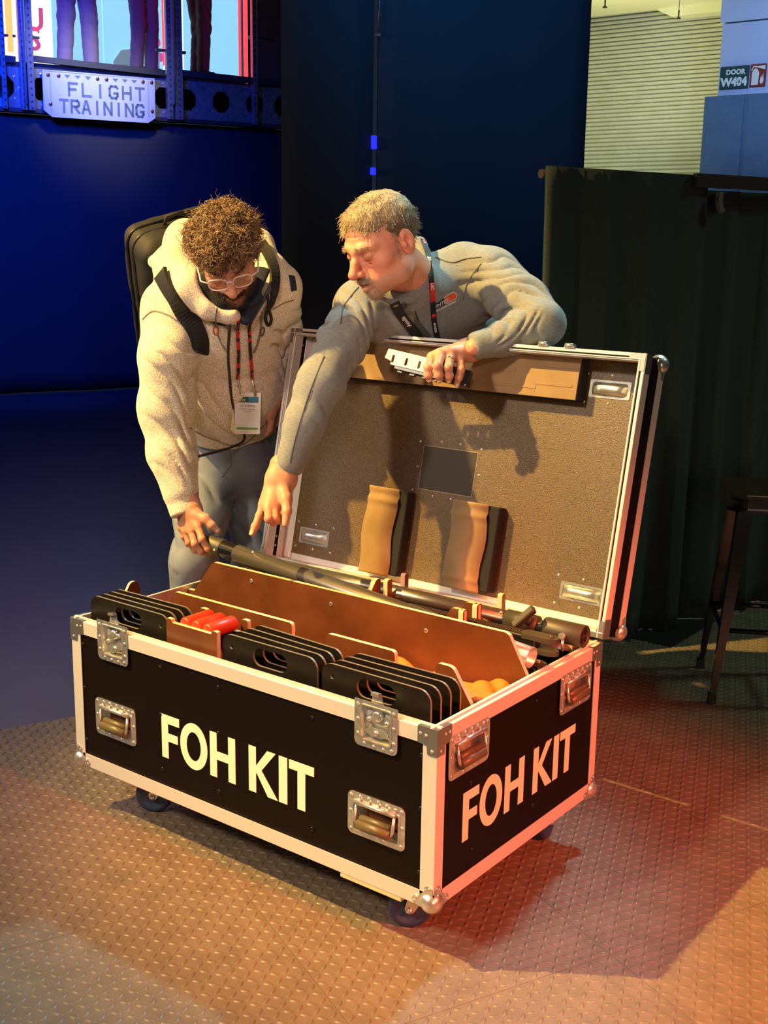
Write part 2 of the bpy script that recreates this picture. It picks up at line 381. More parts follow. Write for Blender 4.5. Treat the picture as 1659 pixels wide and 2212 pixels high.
# pale column and lower partition
PCc = P(1600, 150, 16.5)
def col(u, v, dy=0): return hit(u, v, PCc + [0,dy,0], NX)
colm = mat('pale_blue_column', (.36,.44,.66), .6, noise=(2,(.40,.48,.70),3)); lowm = mat('grey_partition', (.06,.12,.22), .7, noise=(3,(.075,.145,.25),3))
x0 = col(1556, 120)[0]; x1 = x0 + 1.8; yc = PCc[1]; zs = col(1600, 47)[2]; zl = col(1600, 206)[2]
cw = structure(part('wall_right', MB().box((x0, yc, zl-.05), (x1, yc+.8, zs-.008), .005), colm))
part('wall_panel', MB().box((x0-.03, yc-.02, zs+.008), (x1, yc+.8, zs+2.2), .005), colm, cw)
xl = col(1522, 300)[0]
pl = structure(part('trim_3', MB().box((xl, yc-.10, 0), (x1, yc+.6, zl), .006), lowm))
for i in range(1, 4):
    xx = xl + (x1-xl)*i*.3; part('partition_panel', MB().box((xx-.27*(x1-xl), yc-.115, .05), (xx-.003, yc-.101, zl-.01), .003), lowm, pl)
sgm = mat('dark_green_sign', (.012,.05,.055), .5); sw = mat('pale_print', (.62,.66,.64), .6); srd = mat('dark_red_sign', (.22,.015,.012), .5)
q0, q1 = col(1557, 145, -.03), col(1615, 190, -.03)
ds = thing('door_sign', 'dark green DOOR W404 sign on the pale column', 'sign', (q0[0], q0[1], q1[2]))
part('sign_board', MB().box((q0[0], q0[1], q1[2]), (q1[0], q0[1]+.025, q0[2]), .003), sgm, ds)
w_ = q1[0]-q0[0]; h_ = q0[2]-q1[2]
tb_ = textmb('DOOR', h_*.30, frame((q0[0]+w_*.54, q0[1]-.003, q0[2]-h_*.36), (1,0,0), (0,0,1)), .002, .004, 1.0, 'CENTER'); part('sign_lettering', tb_, sw, ds)
tb_ = textmb('W404', h_*.50, frame((q0[0]+w_*.50, q0[1]-.003, q1[2]+h_*.14), (1,0,0), (0,0,1)), .002, .008, .96, 'CENTER'); part('sign_lettering', tb_, sw, ds)
q0, q1 = col(1622, 139, -.03), col(1652, 186, -.03); w_ = q1[0]-q0[0]; h_ = q0[2]-q1[2]
es = thing('extinguisher_sign', 'small dark red fire extinguisher sign right of the door sign', 'sign', (q0[0], q0[1], q1[2]))
part('sign_board', MB().box((q0[0], q0[1], q1[2]), (q1[0], q0[1]+.025, q0[2]), .003), srd, es)
mb = MB(); fo = (q0[0], q0[1], q1[2])
mb.prism([(w_*a, h_*b) for a, b in ((.12,.08),(.55,.08),(.58,.6),(.5,.74),(.42,.8),(.30,.8),(.2,.74),(.12,.6))], -.005, 0, fo, (1,0,0), (0,0,1), (0,1,0))
mb.prism([(w_*a, h_*b) for a, b in ((.12,.70),(.2,.86),(.45,.84),(.95,.74),(.95,.92),(.5,.90),(.2,.92),(.06,.74))], -.005, 0, fo, (1,0,0), (0,0,1), (0,1,0))
mb.prism([(w_*a, h_*b) for a, b in ((.66,.2),(.72,.5),(.78,.34),(.84,.6),(.9,.28),(.84,.14),(.72,.12))], -.005, 0, fo, (1,0,0), (0,0,1), (0,1,0))
part('pictogram', mb, sw, es)

# ------------------------------------------------------------------ lit stage, upper left
gal = mat('galvanised_steel', (.20,.22,.26), .4, .5, noise=(20,(.28,.30,.34),3)); gald = mat('dark_steel', (.06,.065,.08), .45, .5)
scr = mat('pale_cyan_led_wall', (.2,.5,.6), .5, emit=(.30,.68,.95), es=1.0); scrw = mat('white_led_wall', (.8,.8,.8), .5, emit=(1,.96,1), es=1.3)
neon = mat('red_neon_tube', (1,.1,.05), .4, emit=(1,.035,.05), es=2.6); neono = mat('orange_neon_tube', (1,.3,.05), .4, emit=(1,.16,.03), es=4)
inkp = mat('pink_print', (.75,.2,.3), .6, emit=(.75,.10,.25), es=.7)
def sbox(u0, v0, u1, v1, b0=0, b1=.05, c=.003, mb=None, pts=False):      # box on the stage plane: corners by photo position
    vm = (v0+v1)/2; s0 = sz(u0, vm, b0)[0]; s1 = sz(u1, vm, b0)[0]; um = (u0+u1)/2; za = sz(um, v0, b0)[1]; zb = sz(um, v1, b0)[1]
    mb = mb or MB(); T = frame(bpt(0, 0, 0), E1, (0,0,1), -E2)
    mb.box((s0, min(za,zb), -b1), (s1, max(za,zb), -b0), c, T=T); return mb
def slab(uv, b0, b1, mb=None):                   # sloping polygons follow the photo's edges but stay on the plane
    mb = mb or MB(); pts = [sz(u, v, b0) for u, v in uv]; mb.prism(pts, -b1, -b0, bpt(0,0,0), E1, (0,0,1), -E2); return mb
zp = sz(300, 152)[1]; zdeck = zp-.02
sA = sz(-150, 150)[0]; sB = sz(640, 190)[0]
TS = frame(bpt(0,0,0), E1, (0,0,1), -E2)
st = thing('stage_platform', 'raised steel stage frame with perforated beam, upper left', 'stage', tuple(bpt(0,0,0)))
zb0, zb1 = sz(300, 250)[1], sz(300, 166)[1]
# perforated beam: a plate with octagon cut-outs
holes = []; zc = (zb0+zb1)/2; rh = (zb1-zb0)*.30
hs = [sz(u, 210)[0] for u in (-60, 10, 90, 200, 290, 352, 405, 478, 550, 610)]
for h in hs: holes.append([(h + rh*.9*math.cos(math.radians(22.5+45*i)), zc + rh*math.sin(math.radians(22.5+45*i))) for i in range(8)])
mb = MB(); mb.prism([(sA, zb0), (sB, zb0), (sB, zb1), (sA, zb1)], -.02, 0, bpt(0,0,0), E1, (0,0,1), -E2, holes)
part('perforated_beam', mb, gal, st)
mb = MB(); mb.box((sA, zb1, -.9), (sB, zb1+.05, 0), .004, T=TS); mb.box((sA, zb0-.04, -.1), (sB, zb0, .02), .004, T=TS); part('deck', mb, gald, st)
mb = MB(); mb.box((sA, zb0, -.30), (sB, zb1, -.28), .002, T=TS); part('beam_web', mb, gald, st)
mb = MB()
for h in hs:
    for i in range(8):
        w = math.radians(45*i); mb.lathe([(.012,0),(.012,.004),(.0,.006)], bpt(0,0,0)+E1*(h+rh*1.25*math.cos(w))+np.array([0,0,zc+rh*1.25*math.sin(w)]), -E2, 6, False)
part('bolt_head', mb, M['steel'], st, stuff=True)
for (u0, u1) in ((-5, 5), (36, 48), (51, 66), (354, 366), (371, 388), (540, 550)):
    mb = MB(); s0 = sz(u0, 60)[0]; s1 = sz(u1, 60)[0]; mb.box((s0, zb0-.02, .005), (s1, 6.6, .07), .003, T=TS); p = part('upright', mb, gal, st)
    mb = MB(); z = zb0
    while z < 5.4: mb.lathe([(.010,0),(.010,.003),(0,.003)], bpt((s0+s1)/2, -.072, z), -E2, 6, False); z += .06
    part('punched_holes', mb, gald, p, stuff=True)
for (ua, va, ub, vb, th) in ((66, 119, 357, 151, 13), (388, 150, 600, 173, 13)):
    part('guard_rail', slab([(ua,va),(ub,vb),(ub,vb+th),(ua,va+th)], -.06, -.02), gald, st)
for (u0,v0,u1,v1) in ((540,79,598,87),(68,78,86,83),(338,105,358,111),(388,110,402,116),(8,74,34,79)):
    part('cross_bar', sbox(u0,v0,u1,v1,.0,.05), gald, st)
part('lower_rail', slab([(-140,100),(34,122),(34,136),(-140,116)], -.05,0), gald, st)
for (u0, u1, v1, mt, nm) in ((13, 22, 75, neono, 'neon_tube'), (17, 30, 112, neono, 'neon_tube'), (527, 536, 181, neon, 'neon_tube'), (368, 373, 160, neon, 'neon_tube'), (352, 356, 142, neon, 'neon_tube'), (516, 521, 178, neon, 'neon_tube')):
    mb = MB(); q = sz((u0+u1)/2, v1, .02); r = (sz(u1, v1)[0]-sz(u0, v1)[0])/2; mb.tube([bpt(q[0], .02, q[1]), bpt(q[0], .02, 6.5)], r, 10)
    part(nm, mb, mt, st)
mb = MB(); 
for u in (57, 376): q = sz(u, 225, -.1); mb.tube([bpt(q[0], -.1, q[1]), bpt(q[0], -.1, 6.4)], .013, 8)
part('bright_edge_tube', mb, mat('bright_tube', (.6,.8,.9), .2, .6), st)
# LED wall behind
BW = 1.6; s0, s1 = sz(-150, 60, BW)[0], sz(522, 60, BW)[0]
lw = thing('led_wall', 'bright cyan and white LED wall behind the stage figures', 'screen', tuple(bpt(0, BW, zdeck)))
TW = frame(bpt(0,0,0), E1, (0,0,1), -E2)
cuts = [(-150, 66, scrw), (66, 112, scrw), (112, 222, scr), (222, 352, scr), (352, 395, scrw), (395, 522, scr)]
for (ua, ub, mt) in cuts: part('screen_panel', MB().box((sz(ua,60,BW)[0]+.004, zdeck-.3, -BW-.06), (sz(ub,60,BW)[0]-.004, 6.6, -BW), .002, T=TW), mt, lw)
part('screen_frame', MB().box((s0-.05, zdeck-.4, -BW-.2), (sz(600,60,BW)[0], 6.7, -BW-.08), .01, T=TW), gald, lw)
dk = MB(); dk.box((sz(524,60,BW-.3)[0], zdeck-.3, -BW+.2), (sz(650,60,BW-.3)[0], 6.6, -BW+.3), .01, T=TW); part('dark_side_panel', dk, gald, lw)
for ch, u, v, h in (('U', 73, 66, .34), ('S', 74, 108, .34)):
    q = stage(u, v, BW-.01); part('screen_lettering', textmb(ch, h, frame(q, E1, (0,0,1), -E2), .004, .006, 1, 'CENTER'), inkp, lw)
for i, (u, v, r) in enumerate(((325, 52, .07), (318, 92, .06), (335, 92, .06), (330, 128, .07), (345, 124, .05))):
    q = stage(u, v, BW-.012); part('screen_spot', MB().prism(circ(0,0,r,16), 0, .01, q, E1, (0,0,1), -E2), inkp if i % 2 == 0 else scrw, lw)
part('screen_graphic', slab([(245,132),(262,108),(300,104),(345,112),(345,150),(245,140)], BW-.03, BW-.02), mat('grey_screen_graphic', (.3,.35,.4), .5, emit=(.25,.38,.5), es=.6), lw)
# FLIGHT TRAINING sign
sg = thing('stage_sign', 'white metal FLIGHT TRAINING sign bolted to the stage beam', 'sign', tuple(stage(215, 268, -.06)))
sx0, sx1 = sz(93, 200, -.08)[0], sz(335, 215, -.08)[0]; stt = (sz(93,150,-.08)[1]+sz(334,170,-.08)[1])/2; sbb = (sz(93,250,-.08)[1]+sz(334,268,-.08)[1])/2
ww, hh_ = sx1-sx0, stt-sbb
fo = bpt(sx0, -.08, sbb)
mb = MB(); mb.prism([(0,.14*hh_),(.07*ww,0),(.93*ww,0),(ww,.12*hh_),(ww,hh_),(0,hh_)], -.02, .0, fo, E1, (0,0,1), -E2); part('sign_board', mb, mat('white_painted_metal', (.50,.56,.62), .5, noise=(6,(.56,.62,.68),3)), sg)
mb = MB()
for x0_, x1_, y0_, y1_ in ((.06,.075,.15,.9),(.93,.945,.15,.9),(.02,.98,.975,.99),): mb.prism([(x0_*ww,y0_*hh_),(x1_*ww,y0_*hh_),(x1_*ww,y1_*hh_),(x0_*ww,y1_*hh_)], 0, .004, fo, E1, (0,0,1), -E2)
part('folded_edge', mb, mat('white_painted_metal2', (.42,.48,.54), .5), sg)
ink = mat('grey_blue_print', (.12,.17,.24), .6)
def stencil(word, x, z, w, h, gap, th):
    """stencil capitals built from short strokes with breaks, on the sign's face"""
    G = dict(F=[((0,0),(0,.44)),((0,.56),(0,1)),((.16,1),(1,1)),((.16,.5),(.8,.5))], L=[((0,.0),(0,1)),((.2,0),(1,0))], I=[((.5,0),(.5,1))],
        G=[((1,.86),(.8,1)),((.8,1),(.2,1)),((.2,1),(0,.8)),((0,.8),(0,.2)),((0,.2),(.2,0)),((.35,0),(.8,0)),((.8,0),(1,.2)),((1,.2),(1,.42)),((1,.42),(.6,.42))],
        H=[((0,0),(0,1)),((1,0),(1,1)),((.2,.5),(.8,.5))], T=[((0,1),(1,1)),((.5,0),(.5,.82))], R=[((0,0),(0,1)),((.16,1),(.8,1)),((.8,1),(1,.82)),((1,.82),(1,.62)),((1,.62),(.8,.5)),((.8,.5),(.16,.5)),((.5,.40),(1,0))],
        A=[((0,0),(.42,1)),((1,0),(.58,1)),((.3,.32),(.7,.32))], N=[((0,0),(0,1)),((.14,.9),(.86,.1)),((1,0),(1,1))])
    for ch in word:
        mb = MB()
        for (a, b), (c, d) in G[ch]:
            a, b, c, d = x+a*w, z+b*h, x+c*w, z+d*h; l = math.hypot(c-a, d-b); ux_, uz_ = (c-a)/l*th/2, (d-b)/l*th/2
            mb.prism([(a-ux_+uz_, b-uz_-ux_), (c+ux_+uz_, d+uz_-ux_), (c+ux_-uz_, d+uz_+ux_), (a-ux_-uz_, b-uz_+ux_)], -.0005, .003, fo, E1, (0,0,1), -E2)
        part('sign_letter', mb, ink, sg); x += w+gap
lh = hh_*.255
stencil('FLIGHT', ww*.225, hh_*.50, ww*.070, lh, ww*.050, ww*.020); stencil('TRAINING', ww*.145, hh_*.13, ww*.064, lh, ww*.033, ww*.020)
for k, fx in enumerate((.215,.305,.395,.64,.725,.81)):
    mb = MB(); mb.prism([((fx-.025)*ww,.93*hh_),((fx+.025)*ww,.93*hh_),(fx*ww,.86*hh_)], 0, .004, fo, E1, (0,0,1), -E2); part('triangle_mark', mb, ink, sg)
for fx, fy in ((.05,.9),(.14,.9),(.48,.9),(.56,.9),(.89,.91),(.97,.91),(.06,.28),(.97,.27)):
    mb = MB(); mb.lathe([(.018,0),(.018,.008),(0,.014)], fo + E1*fx*ww + np.array([0,0,fy*hh_]), -E2, 8, False); part('bolt', mb, mat('rusty_bolt', (.18,.09,.07), .4, .6), sg)

# ------------------------------------------------------------------ bar stool
def stool():
    blk = mat('gloss_black_metal', (.004,.004,.005), .16, spec=.5)
    f1 = hit(1532, 1520, (0,0,0), (0,0,1)); f2 = hit(1507, 1440, (0,0,0), (0,0,1))
    d = (f2-f1); L_ = np.linalg.norm(d); d /= L_; e = np.array([d[1], -d[0], 0])
    c = (f1+f2)/2 + e*L_/2; h = .74
    r = thing('bar_stool', 'gloss black metal bar stool at the right edge by the curtain', 'stool', tuple(c))
    mb = MB(); T = frame(c, d, e); n = []
    seat = rr(-.165,-.165,.165,.165,.05)
    mb.prism(seat, h-.004, h, c, d, e); mb.prism(rr(-.172,-.172,.172,.172,.055), h-.014, h-.004, c, d, e); mb.prism(rr(-.160,-.160,.160,.160,.05), h-.055, h-.014, c, d, e, (0,0,1), [rr(-.150,-.150,.150,.150,.045)])
    mb.prism(rr(-.172,-.172,.172,.172,.055), h-.060, h-.052, c, d, e)
    part('seat', mb, blk, r)
    for a in (-1, 1):
        for b in (-1, 1):
            top = c + d*a*.135 + e*b*.135 + np.array([0,0,h-.05]); ft = c + d*a*L_/2 + e*b*L_/2 + np.array([0,0,.03])
            mb = MB(); vs = []
            for p, w in ((top, .052), (ft, .020)):
                ia, ib = -d*a, -e*b
                vs += [p, p+ia*w, p+ia*w+ib*.008, p+ia*.008+ib*.008, p+ib*w+ia*.008, p+ib*w]
            mb.add(vs, [(k, (k+1)%6, 6+(k+1)%6, 6+k) for k in range(6)] + [(5,4,3,2,1,0), (6,7,8,9,10,11)])
            lg = part('leg', mb, blk, r)
            mb = MB(); q = ft - np.array([0,0,.03]); mb.prism(rr(-.014,-.014,.014,.014,.005,3), 0, .036, q - d*a*.008 - e*b*.008, d, e); part('rubber_foot', mb, M['rubber'], lg)
    zz = .26; k_ = 1-(zz/h); off = .135+(L_/2-.135)*k_-.01
    for s1, s2, s3, s4 in ((-1,-1,1,-1),(1,-1,1,1),(1,1,-1,1),(-1,1,-1,-1)):
        mb = MB(); mb.tube([c+d*s1*off+e*s2*off+[0,0,zz], c+d*s3*off+e*s4*off+[0,0,zz]], .009, 8); part('footrest', mb, blk, r)
stool()

# ------------------------------------------------------------------ flight case
CW, CD, CH = 1.2, .735, .416
Z0, Z1 = HC, HC + CH
TH = 1.35566; LL = .7356; LDZ = .011; LDEP = .125
case = thing('flight_case', 'open black FOH KIT flight case with aluminium edges on castors', 'flight case', (0,0,0))
X, Y, Z = np.eye(3)
def rivet(mb, p, n, r=.0042, h=.0022): mb.lathe([(r,0),(r*.86,h*.6),(r*.45,h),(0,h*1.05)], p, n, 8)
# panels
def mbox(*a, c=.0015): return MB().box(*a, c)
part('front_panel', mbox((-CW+.004,.0035,Z0+.004), (-.004,.0125,Z1-.004)), M['laminate'], case)
part('side_panel', mbox((-.0125,.0135,Z0+.004), (-.0035,CD-.013,Z1-.004)), M['laminate'], case)
part('side_panel', mbox((-CW+.0035,.0135,Z0+.004), (-CW+.0125,CD-.013,Z1-.004)), M['laminate'], case)
part('back_panel', mbox((-CW+.004,CD-.0125,Z0+.004), (-.004,CD-.0035,Z1-.004)), M['laminate'], case)
part('bottom_panel', mbox((-CW+.013,.013,Z0+.003), (-.013,CD-.013,Z0+.014)), M['laminate'], case)
# L-shaped edge rails
def lrail(a, b, w1, d1, w2, d2, t=.002):
    """rail from a to b; legs of width w1 along d1 and w2 along d2 (unit vectors)"""
    a, b = np.array(a, float), np.array(b, float); mb = MB(); L_ = np.linalg.norm(b-a); ax = (b-a)/L_
    d1, d2 = np.array(d1, float), np.array(d2, float)
    prof = [(0,0),(w1,0),(w1,t),(t+.001,t),(t,t+.001),(t,w2),(0,w2)]
    c = .0009; prof[0:1] = [(0,c),(c,0)]
    mb.prism(prof, 0, L_, a, d1, d2, ax); return mb
rw = .037
for (a, b, w1, d1, w2, d2) in (
    ((-CW,0,Z0), (0,0,Z0), rw, Z, rw, Y), ((-CW,CD,Z0), (0,CD,Z0), rw, Z, rw, -Y), ((0,0,Z0), (0,CD,Z0), rw, Z, rw, -X), ((-CW,0,Z0), (-CW,CD,Z0), rw, Z, rw, X),
    ((0,0,Z0), (0,0,Z1), rw, -X, .032, Y), ((-CW,0,Z0), (-CW,0,Z1), rw, X, .032, Y), ((0,CD,Z0), (0,CD,Z1), rw, -X, .032, -Y), ((-CW,CD,Z0), (-CW,CD,Z1), rw, X, .032, -Y)):
    part('edge_rail', lrail(a, b, w1, d1, w2, d2), M['alu'], case)
# top rim rails with the raised inner lip
def rimrail(a, b, inn):
    a, b = np.array(a, float), np.array(b, float); L_ = np.linalg.norm(b-a); ax = (b-a)/L_; mb = MB()
    prof = [(0,-.036),(-.0006,-.001),(.0008,0),(.0095,0),(.0100,-.003),(.0115,-.003),(.012,.0045),(.0195,.0045),(.0200,-.036),(.0170,-.036),(.0168,-.014),(.002,-.014),(.002,-.036)]
    mb.prism(prof, 0, L_, a, inn, Z, ax); return mb
for a, b, inn in (((-CW,0,Z1),(-1.0775,0,Z1),Y), ((-.9825,0,Z1),(-.2095,0,Z1),Y), ((-.1145,0,Z1),(0,0,Z1),Y), ((-CW,CD,Z1),(0,CD,Z1),-Y), ((0,0.0005,Z1+.0003),(0,CD-.0005,Z1+.0003),-X), ((-CW,.0005,Z1+.0003),(-CW,CD-.0005,Z1+.0003),X)):
    part('rim_rail', rimrail(a, b, inn), M['alu'], case)
# corner braces
for cx, sx in ((0,-1), (-CW,1)):
    for cy, sy in ((0,1), (CD,-1)):
        mb = MB(); o = np.array([cx, cy, Z1]); ax, ay = X*sx, Y*sy; t = .0016
        L2 = [(0,.001),(.052,.001),(.052,-.036),(.028,-.038),(.026,-.058),(0,-.058)]
        mb.prism(L2, 0, t, o - ax*t - ay*.0022, ax, Z, ay); mb.prism(L2, 0, t, o - ay*t - ax*.0022, ay, Z, ax)
        mb.prism([(-.002,-.002),(.05,-.002),(.05,.010),(.018,.018),(.010,.05),(-.002,.05)], .0012, .0026, o, ax, ay, Z)
        cb = part('corner_brace', mb, M['steeld'], case)
        mb = MB()
        for (p, n) in ((o+ax*.043-Z*.014, -ay), (o+ax*.028-Z*.016, -ay), (o+ax*.012-Z*.048, -ay), (o+ay*.043-Z*.014, -ax), (o+ay*.028-Z*.014, -ax), (o+ay*.012-Z*.048, -ax)):
            rivet(mb, p + n*.0022, n)
        part('rivet', mb, M['steel'], cb, stuff=True)
# ball corners: domed ball, three lobed leaves with rivets
def ballcorner(parent, o, a, b, c):               # a, b, c point from the corner into the box along its edges
    o = np.array(o, float); a, b, c = [np.array(q, float) for q in (a, b, c)]
    mb = MB(); cen = o + (a+b+c)*.013; n = 14; vs = []
    ax = (a+b+c)/np.linalg.norm(a+b+c)
    mb.lathe([(.0265*math.sin(t), -.0265*math.cos(t)) for t in np.linspace(0.02, 2.2, 10)], cen, ax, 22)
    for p, q, r in ((a,b,c),(b,c,a),(c,a,b)):
        leaf = [(0,.006),(.006,0),(.030,-.0),(.052,.004),(.056,.014),(.050,.023),(.040,.023),(.034,.030),(.030,.034),(.023,.040),(.023,.050),(.014,.056),(.004,.052),(0,.03)]
        mb.prism([(x, max(y,0)) for x, y in leaf], -.0024, -.0008, o, p, q, r)
    bc = part('ball_corner', mb, M['steel'], parent)
    mb = MB()
    for p, q, r in ((a,b,c),(b,c,a),(c,a,b)):
        for x, y in ((.049,.010),(.044,.019),(.010,.049),(.019,.044)): rivet(mb, o + p*x + q*y - r*.0024, -r, .0034, .0018)
    if parent is case: part('rivet', mb, M['steel'], bc, stuff=True)
    return bc, mb
for cx, sx in ((0,-1), (-CW,1)):
    for cy, sy in ((0,1), (CD,-1)): ballcorner(case, (cx, cy, Z0), X*sx, Y*sy, Z)
# lettering: geometric capitals cut from vinyl, laid out on each face
def letters(face_o, ux, un, xs, z0, z1):
    F, O, H, K, I, T = xs; h = z1-z0; s = .0238
    def put(mb, poly, holes=()): mb.prism(poly, 0, .0008, face_o, ux, Z, un, holes)
    out = []
    def one(): 
        mb = MB(); out.append(mb); return mb
    x0, x1 = F; put(one(), [(x0,z0),(x0+s,z0),(x0+s,z0+h*.40),(x1-.006,z0+h*.40),(x1-.006,z0+h*.40+s*.92),(x0+s,z0+h*.40+s*.92),(x0+s,z1-s*.95),(x1,z1-s*.95),(x1,z1),(x0,z1)])
    x0, x1 = O; cx, cz, rx_, rz_ = (x0+x1)/2, (z0+z1)/2, (x1-x0)/2, h/2+.003
    put(one(), [(cx+rx_*math.cos(t), cz+rz_*math.sin(t)) for t in np.linspace(0, 2*math.pi, 48, endpoint=False)], [[(cx+(rx_-s*.98)*math.cos(t), cz+(rz_-s*.98)*math.sin(t)) for t in np.linspace(0, 2*math.pi, 48, endpoint=False)]])
    x0, x1 = H; a, b = z0+h*.5-s*.46, z0+h*.5+s*.46
    put(one(), [(x0,z0),(x0+s,z0),(x0+s,a),(x1-s,a),(x1-s,z0),(x1,z0),(x1,z1),(x1-s,z1),(x1-s,b),(x0+s,b),(x0+s,z1),(x0,z1)])
    x0, x1 = K; 
    put(one(), [(x0,z0),(x0+s,z0),(x0+s,z0+h*.42),(x0+s+.002,z0+h*.44),(x1-s*1.22,z0),(x1+.003,z0),(x0+s*1.75,z0+h*.53),(x1-.004,z1),(x1-s*1.30,z1),(x0+s,z0+h*.60),(x0+s,z1),(x0,z1)])
    x0, x1 = I; put(one(), [(x0,z0),(x1,z0),(x1,z1),(x0,z1)])
    x0, x1 = T; m = (x0+x1)/2
    put(one(), [(m-s/2,z0),(m+s/2,z0),(m+s/2,z1-s*.95),(x1,z1-s*.95),(x1,z1),(x0,z1),(x0,z1-s*.95),(m-s/2,z1-s*.95)])
    for mb in out: part('letter', mb, M['white'], case)
letters(Y*.0033, X, -Y, ((-.855,-.790),(-.787,-.690),(-.681,-.594),(-.549,-.458),(-.4515,-.425),(-.4195,-.3425)), .250, .3675)
letters(-X*.0033, Y, X, ((.110,.174),(.178,.274),(.285,.371),(.414,.505),(.5115,.5365),(.5425,.620)), .250, .3675)
# panel screws
mb = MB()
for x, z in ((-.855,.49),(-.858,.364),(-.857,.214),(-.65,.488),(-.652,.369),(-.652,.214),(-.349,.488),(-.349,.213),(-.042,.485),(-.042,.362),(-.042,.212),(-1.158,.485),(-1.158,.362),(-1.158,.212)):
    mb.lathe([(.0055,0),(.005,.0016),(.002,.0022),(0,.0012)], (x,.0034,z), -Y, 10)
for y, z in ((.417,.491),(.412,.372),(.418,.221),(.140,.384),(.153,.217)): mb.lathe([(.0055,0),(.005,.0016),(.002,.0022),(0,.0012)], (-.0034,y,z), X, 10)
part('panel_screw', mb, M['screw'], case, stuff=True)

# recessed spring handles: local frame x right, y up, z out of the face; origin at centre
def handle_meshes():
    w, h = .160, .103; o = MB()
    hole = rr(-w/2+.018, -h/2+.014, w/2-.018, h/2-.024, .004, 3)
    o.prism(rr(-w/2,-h/2,w/2,h/2,.014), 0, .0016, holes=[hole])
    d = -.0022                                                  # the dish sits in the cut-out (kept shallow in front of the panel)
    x0, x1, y0, y1 = -w/2+.018, w/2-.018, -h/2+.014, h/2-.024
    i = .010; D_ = -.030
    o.add([(x0,y0,.001),(x1,y0,.001),(x1,y1,.001),(x0,y1,.001),(x0+i,y0+i,D_),(x1-i,y0+i,D_),(x1-i,y1-i,D_),(x0+i,y1-i,D_)], [(0,1,5,4),(1,2,6,5),(2,3,7,6),(3,0,4,7),(4,5,6,7)])
    rim = MB(); rim.prism(rr(x0-.005,y0-.005,x1+.005,y1+.005,.006,3), .0016, .0034, holes=[hole]); o.add(rim.v, rim.f)
    g = MB(); g.tube([(-.046,-.020,.008),(.046,-.020,.008)], .0115, 16); g.tube([(-.042,-.007,.002),(.042,-.007,.002)], .0085, 12)
    bw = MB(); bw.tube([(-.053,.028,.004),(-.053,-.010,.011),(-.048,-.020,.009),(.048,-.020,.009),(.053,-.010,.011),(.053,.028,.004)], .0038, 8)
    bw.tube([(-.057,.029,.005),(.057,.029,.005)], .0055, 10)
    rv = MB()
    for x, y in [(-.070,.042),(.070,.042),(-.044,.044),(-.020,.045),(.006,.045),(.030,.044),(.054,.042),(-.072,.004),(.072,.004),(-.070,-.040),(.070,-.040),(-.024,-.0435),(.022,-.0435)]: rivet(rv, (x,y,.0016), (0,0,1), .0046, .003)
    for x in (-.044,-.018,.008,.034): rv.tube([(x,.040,.003),(x,.028,.008)], .003, 6)
    return o, g, bw, rv
ho, hg, hb, hr = handle_meshes()
gripm = mat('worn_brown_rubber', (.11,.085,.035), .4, spec=.5)
HT = [(frame((-1.034,.0033,.298), X, Z), 0), (frame((-.161,.0033,.296), X, Z), 0), (frame((.0011,.121,.472), Y, Z), 1), (frame((.0011,.602,.469), Y, Z), 1)]
def pm(name, mb, m, norm=True):
    me = mb.mesh(name, m)
    if norm: fixnormals(me)
    return me
def mo(name, me, parent, T, stuff=False):
    o = link(bpy.data.objects.new(name, me)); o.parent = parent; o.matrix_local = T
    if stuff: o['kind'] = 'stuff'
    return o
I4 = Matrix.Identity(4)
def ptinst(parent_of, T): return T
mh = [pm('recessed_handle', ho, M['steel']), pm('grip', hg, gripm), pm('bail', hb, M['steel']), pm('rivet', hr, M['steel'])]
for T, _ in HT:
    h = mo('recessed_handle', mh[0], case, T); mo('grip', mh[1], h, I4); mo('bail', mh[2], h, I4); mo('rivet', mh[3], h, I4, True)
# the recesses need openings in the panels: cut them from panel meshes
def repanel(o, outer, holes, t0, t1, org, ux, uy, un, m):
    me = MB().prism(outer, t0, t1, org, ux, uy, un, holes).mesh(o.name, m); fixnormals(me); o.data = me
def hol(cx, cz, w=.126, h=.068, dy=-.005): return [(cx-w/2,cz+dy-h/2),(cx+w/2,cz+dy-h/2),(cx+w/2,cz+dy+h/2),(cx-w/2,cz+dy+h/2)]
fp = [o for o in case.children if o.name.startswith('front_panel')][0]
repanel(fp, [(-CW+.004,Z0+.004),(-.004,Z0+.004),(-.004,Z1-.004),(-.120,Z1-.004),(-.120,.483),(-.204,.483),(-.204,Z1-.004),(-.988,Z1-.004),(-.988,.483),(-1.072,.483),(-1.072,Z1-.004),(-CW+.004,Z1-.004)],
        [hol(-1.034,.298), hol(-.161,.296)], .0035, .0125, (0,0,0), X, Z, Y, M['laminate'])
sp = [o for o in case.children if o.name == 'side_panel'][0]
repanel(sp, [(.0135,Z0+.004),(CD-.013,Z0+.004),(CD-.013,Z1-.004),(.0135,Z1-.004)], [hol(.121,.470), hol(.602,.467)], .0035, .0125, (0,0,0), Y, Z, -X, M['laminate'])
